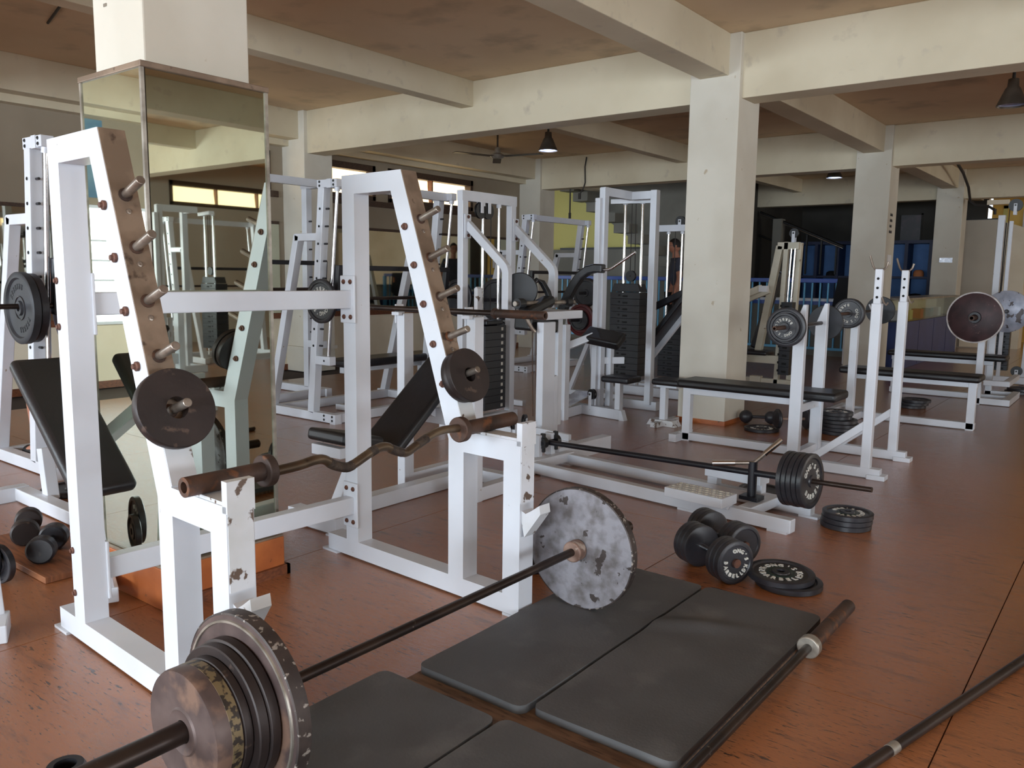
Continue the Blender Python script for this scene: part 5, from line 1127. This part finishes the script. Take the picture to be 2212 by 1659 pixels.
# ------------------------------------------------------------------ people
def skin_body(name, joints, edges, mt, parent=None, root=None, sub=2):
    """joints: {name: ((x,y,z), radius or (rx,ry))}"""
    keys = list(joints); me = bpy.data.meshes.new(name); off = world_off(parent)
    me.from_pydata([V3(joints[k][0])-off for k in keys], [(keys.index(a), keys.index(b)) for a, b in edges], [])
    o = bpy.data.objects.new(name, me); COL.objects.link(o)
    if parent: o.parent = parent
    me.materials.append(MATS[mt])
    md = o.modifiers.new('skin', 'SKIN'); md.use_smooth_shade = True
    sv = me.skin_vertices[0].data
    for i, k in enumerate(keys):
        r_ = joints[k][1]; sv[i].radius = (r_, r_) if not isinstance(r_, tuple) else r_
        sv[i].use_root = (k == root)
    s = o.modifiers.new('sub', 'SUBSURF'); s.levels = sub; s.render_levels = sub
    return o
def head_mesh(parent, c, fwd, h=.235, mt='skin', name='head'):
    """egg-shaped head with brow, nose, lips, chin and ears; c = centre, fwd = facing"""
    f = V3(fwd).normalized(); u = V3((0, 0, 1)); s = u.cross(f).normalized(); b = MB(); n, m = 24, 18; vs = []
    for j in range(m+1):
        ph = math.pi*j/m; z = math.cos(ph); rr = math.sin(ph)
        for i in range(n):
            t = 2*math.pi*i/n; x, y = math.cos(t)*rr, math.sin(t)*rr      # x forward
            wdt = .66 if z > -.1 else .66+.22*(z+.1); dep = .86 if z > -.2 else .86+.16*(z+.2)
            px, py = x*dep, y*wdt
            if x > .6 and -.75 < z < .25:
                px += .10*math.exp(-(y/.13)**2)*math.exp(-((z+.18)/.16)**2)       # nose
                px -= .05*math.exp(-((abs(y)-.26)/.12)**2)*math.exp(-((z-.05)/.09)**2)  # eye sockets
                px += .03*math.exp(-(y/.22)**2)*math.exp(-((z+.50)/.06)**2)       # lips
                px += .04*math.exp(-(y/.22)**2)*math.exp(-((z+.80)/.12)**2)
            vs.append(V3(c)+f*(px*h/2)+s*(py*h/2)+u*(z*h/2))
    fs = [(j*n+i, j*n+(i+1) % n, (j+1)*n+(i+1) % n, (j+1)*n+i) for j in range(m) for i in range(n)]
    b.add(vs, fs)
    o = build(name, b, mt, parent, smooth=True)
    for k in (-1, 1):
        e = V3(c)+s*(k*.66*h/2)-f*.01+u*-.005
        build('ear', MB().lathe([(0, -.006), (.018, -.004), (.020, .004), (.012, .010), (0, .008)], e, s*k+f*.3, 14), mt, o, smooth=True)
    hv = MB(); vs = []; n2, m2 = 24, 8
    for j in range(m2+1):
        ph = math.pi*.56*j/m2; z = math.cos(ph); rr = math.sin(ph)
        for i in range(n2):
            t = 2*math.pi*i/n2; x, y = math.cos(t)*rr, math.sin(t)*rr
            zz = z
            if x > .35: zz = max(z, .42+.25*(x-.35))
            vs.append(V3(c)+f*((x*.88-.02)*h/2)+s*(y*.695*h/2)+u*(zz*1.03*h/2))
    hv.add(vs, [(j*n2+i, j*n2+(i+1) % n2, (j+1)*n2+(i+1) % n2, (j+1)*n2+i) for j in range(m2) for i in range(n2)])
    build('hair', hv, 'hair', o, smooth=True)
    return o, f, s, u
# man standing by the railing, profile to the left
mn = thing('person', 'man in dark slate T-shirt and glasses standing by the railing', 'person', (-6.03, 12.0, 0))
F = V3((-.82, -.57, 0)).normalized(); S = V3((0, 0, 1)).cross(F); O = V3((-6.03, 12.0, 0))
def Pm(f, s, z): return O+F*f+S*s+V3((0, 0, z))
J = {'pelvis': (Pm(0, 0, .95), (.13, .10)), 'belly': (Pm(.02, 0, 1.10), (.135, .11)), 'chest': (Pm(.0, 0, 1.32), (.15, .115)), 'neck0': (Pm(-.01, 0, 1.50), .07), 'neck': (Pm(.01, 0, 1.56), .052), 'skull': (Pm(.03, 0, 1.66), .06)}
for k, sd in ((1, 'l'), (-1, 'r')):
    J.update({'sh'+sd: (Pm(-.01, k*.17, 1.45), .062), 'el'+sd: (Pm(-.03, k*.24, 1.18), .045), 'wr'+sd: (Pm(.06, k*.24, .94), .030), 'hd'+sd: (Pm(.08, k*.235, .86), .034), 'fi'+sd: (Pm(.10, k*.225, .78), .016),
              'hip'+sd: (Pm(0, k*.09, .88), .085), 'kn'+sd: (Pm(.02, k*.10, .48), .058), 'an'+sd: (Pm(-.02, k*.10, .09), .04), 'to'+sd: (Pm(.14, k*.11, .04), .036)})
Ed = [('pelvis', 'belly'), ('belly', 'chest'), ('chest', 'neck0'), ('neck0', 'neck'), ('neck', 'skull')]
for sd in 'lr': Ed += [('chest', 'sh'+sd), ('sh'+sd, 'el'+sd), ('el'+sd, 'wr'+sd), ('wr'+sd, 'hd'+sd), ('hd'+sd, 'fi'+sd), ('pelvis', 'hip'+sd), ('hip'+sd, 'kn'+sd), ('kn'+sd, 'an'+sd), ('an'+sd, 'to'+sd)]
skin_body('body', J, Ed, 'skin', mn, 'pelvis')
grow = lambda d, ks, g: {k: (d[k][0], tuple(x+g for x in d[k][1]) if isinstance(d[k][1], tuple) else d[k][1]+g) for k in ks}
sh_ = grow(J, ['pelvis', 'belly', 'chest', 'neck0', 'shl', 'shr'], .016)
for k, sd in ((1, 'l'), (-1, 'r')): sh_['sl'+sd] = (Pm(-.02, k*.215, 1.27), .066)
skin_body('shirt', sh_, [('pelvis', 'belly'), ('belly', 'chest'), ('chest', 'neck0'), ('chest', 'shl'), ('chest', 'shr'), ('shl', 'sll'), ('shr', 'slr')], 'shirt_slate', mn, 'pelvis')
tr_ = grow(J, ['pelvis', 'hipl', 'hipr', 'knl', 'knr', 'anl', 'anr'], .018); tr_['pelvis'] = (Pm(0, 0, .92), (.15, .12))
skin_body('trousers', tr_, [('pelvis', 'hipl'), ('pelvis', 'hipr'), ('hipl', 'knl'), ('hipr', 'knr'), ('knl', 'anl'), ('knr', 'anr')], 'cloth_black', mn, 'pelvis')
for sd in 'lr': build('shoe', MB().lathe([(0, -.12), (.04, -.10), (.052, 0), (.045, .10), (0, .135)], J['an'+sd][0]+F*.05+V3((0, 0, -.045)), F, 14), 'black', mn, smooth=True)
hd_, f_, s_, u_ = head_mesh(mn, Pm(.035, 0, 1.70), F)
gl = MB()
for k in (-1, 1):
    c = Pm(.035, 0, 1.70)+F*.100+S*(k*.034)+V3((0, 0, .004)); gl.lathe([(.019, -.002), (.023, -.002), (.023, .002), (.019, .002), (.019, -.002)], c, F, 20); gl.bar(c+S*(k*.022), c+S*(k*.045)-F*.10, .003, .005, (0, 0, 1))
gl.bar(Pm(.135, -.012, 1.704), Pm(.135, .012, 1.704), .003, .004, (0, 0, 1)); build('glasses', gl, 'black', hd_)
# person sitting in the left machine, elbow on knee, seen past the plate rack
ps = thing('person', 'seated person in grey T-shirt and black shorts with red stripe', 'person', (-5.07, 2.33, 0))
O2 = V3((-4.95, 2.33, 0)); F2 = V3((-1, -.05, 0)).normalized(); S2 = V3((0, 0, 1)).cross(F2)
def Ps(f, s, z): return O2+F2*f+S2*s+V3((0, 0, z))
J = {'pelvis': (Ps(0, 0, .545), (.13, .11)), 'belly': (Ps(.05, 0, .72), (.13, .11)), 'chest': (Ps(.12, 0, .95), (.15, .115)), 'neck0': (Ps(.17, 0, 1.13), .065), 'neck': (Ps(.19, 0, 1.19), .05), 'skull': (Ps(.22, 0, 1.28), .06),
     'shl': (Ps(.15, .17, 1.07), .06), 'ell': (Ps(.47, .16, .82), .046), 'wrl': (Ps(.30, .12, 1.10), .030), 'hdl': (Ps(.25, .09, 1.18), .034), 'fil': (Ps(.23, .07, 1.25), .015),
     'shr': (Ps(.15, -.17, 1.07), .06), 'elr': (Ps(.46, -.18, .80), .046), 'wrr': (Ps(.52, -.10, .66), .030), 'hdr': (Ps(.55, -.06, .62), .034), 'fir': (Ps(.60, -.03, .60), .015)}
for k, sd in ((1, 'l'), (-1, 'r')):
    J.update({'hip'+sd: (Ps(.08, k*.10, .535), .088), 'kn'+sd: (Ps(.52, k*.15, .555), .062), 'an'+sd: (Ps(.46, k*.15, .10), .042), 'to'+sd: (Ps(.62, k*.16, .045), .036)})
skin_body('body', J, Ed, 'skin', ps, 'pelvis')
sh_ = grow(J, ['pelvis', 'belly', 'chest', 'neck0', 'shl', 'shr'], .018)
for k, sd in ((1, 'l'), (-1, 'r')): sh_['sl'+sd] = (Ps(.27, k*.168, .975), .064)
skin_body('shirt', sh_, [('pelvis', 'belly'), ('belly', 'chest'), ('chest', 'neck0'), ('chest', 'shl'), ('chest', 'shr'), ('shl', 'sll'), ('shr', 'slr')], 'shirt_grey', ps, 'pelvis')
tr_ = grow(J, ['hipl', 'hipr'], .022); tr_['pelvis'] = (Ps(.02, 0, .525), (.15, .12))
for k, sd in ((1, 'l'), (-1, 'r')): tr_['kk'+sd] = (Ps(.45, k*.145, .555), .090)
skin_body('shorts', tr_, [('pelvis', 'hipl'), ('pelvis', 'hipr'), ('hipl', 'kkl'), ('hipr', 'kkr')], 'cloth_black', ps, 'pelvis')
for k in (1,):
    build('stripe', MB().tube([Ps(.12, k*.215, .575), Ps(.30, k*.235, .575), Ps(.48, k*.243, .565)], .012, 8), 'cloth_red', ps, smooth=True)
for sd in 'lr': build('shoe', MB().lathe([(0, -.12), (.04, -.10), (.052, 0), (.045, .10), (0, .135)], J['an'+sd][0]+F2*.06+V3((0, 0, -.05)), F2, 14), 'black', ps, smooth=True)
head_mesh(ps, Ps(.235, 0, 1.325), (F2+V3((0, 0, -.25))).normalized())

# ------------------------------------------------------------------ machines on the right side, seen only in the column mirror
r1 = copy_tree(s1); r1.location = (4.9, 6.6, 0); r1['label'] = 'white guided-bar machine reflected in the column mirror'
r2_ = copy_tree(tw); r2_.location = (3.7, 5.2, 0); r2_['label'] = 'white cable tower reflected in the column mirror'
r3 = copy_tree(pc); r3.location = (5.4, 4.7, 0); r3['label'] = 'white fly machine reflected in the column mirror'
r4 = copy_tree(ib); r4.location = (1.6, 3.6, 0); r4.rotation_euler = (0, 0, R(90)); r4['label'] = 'incline bench reflected in the column mirror'
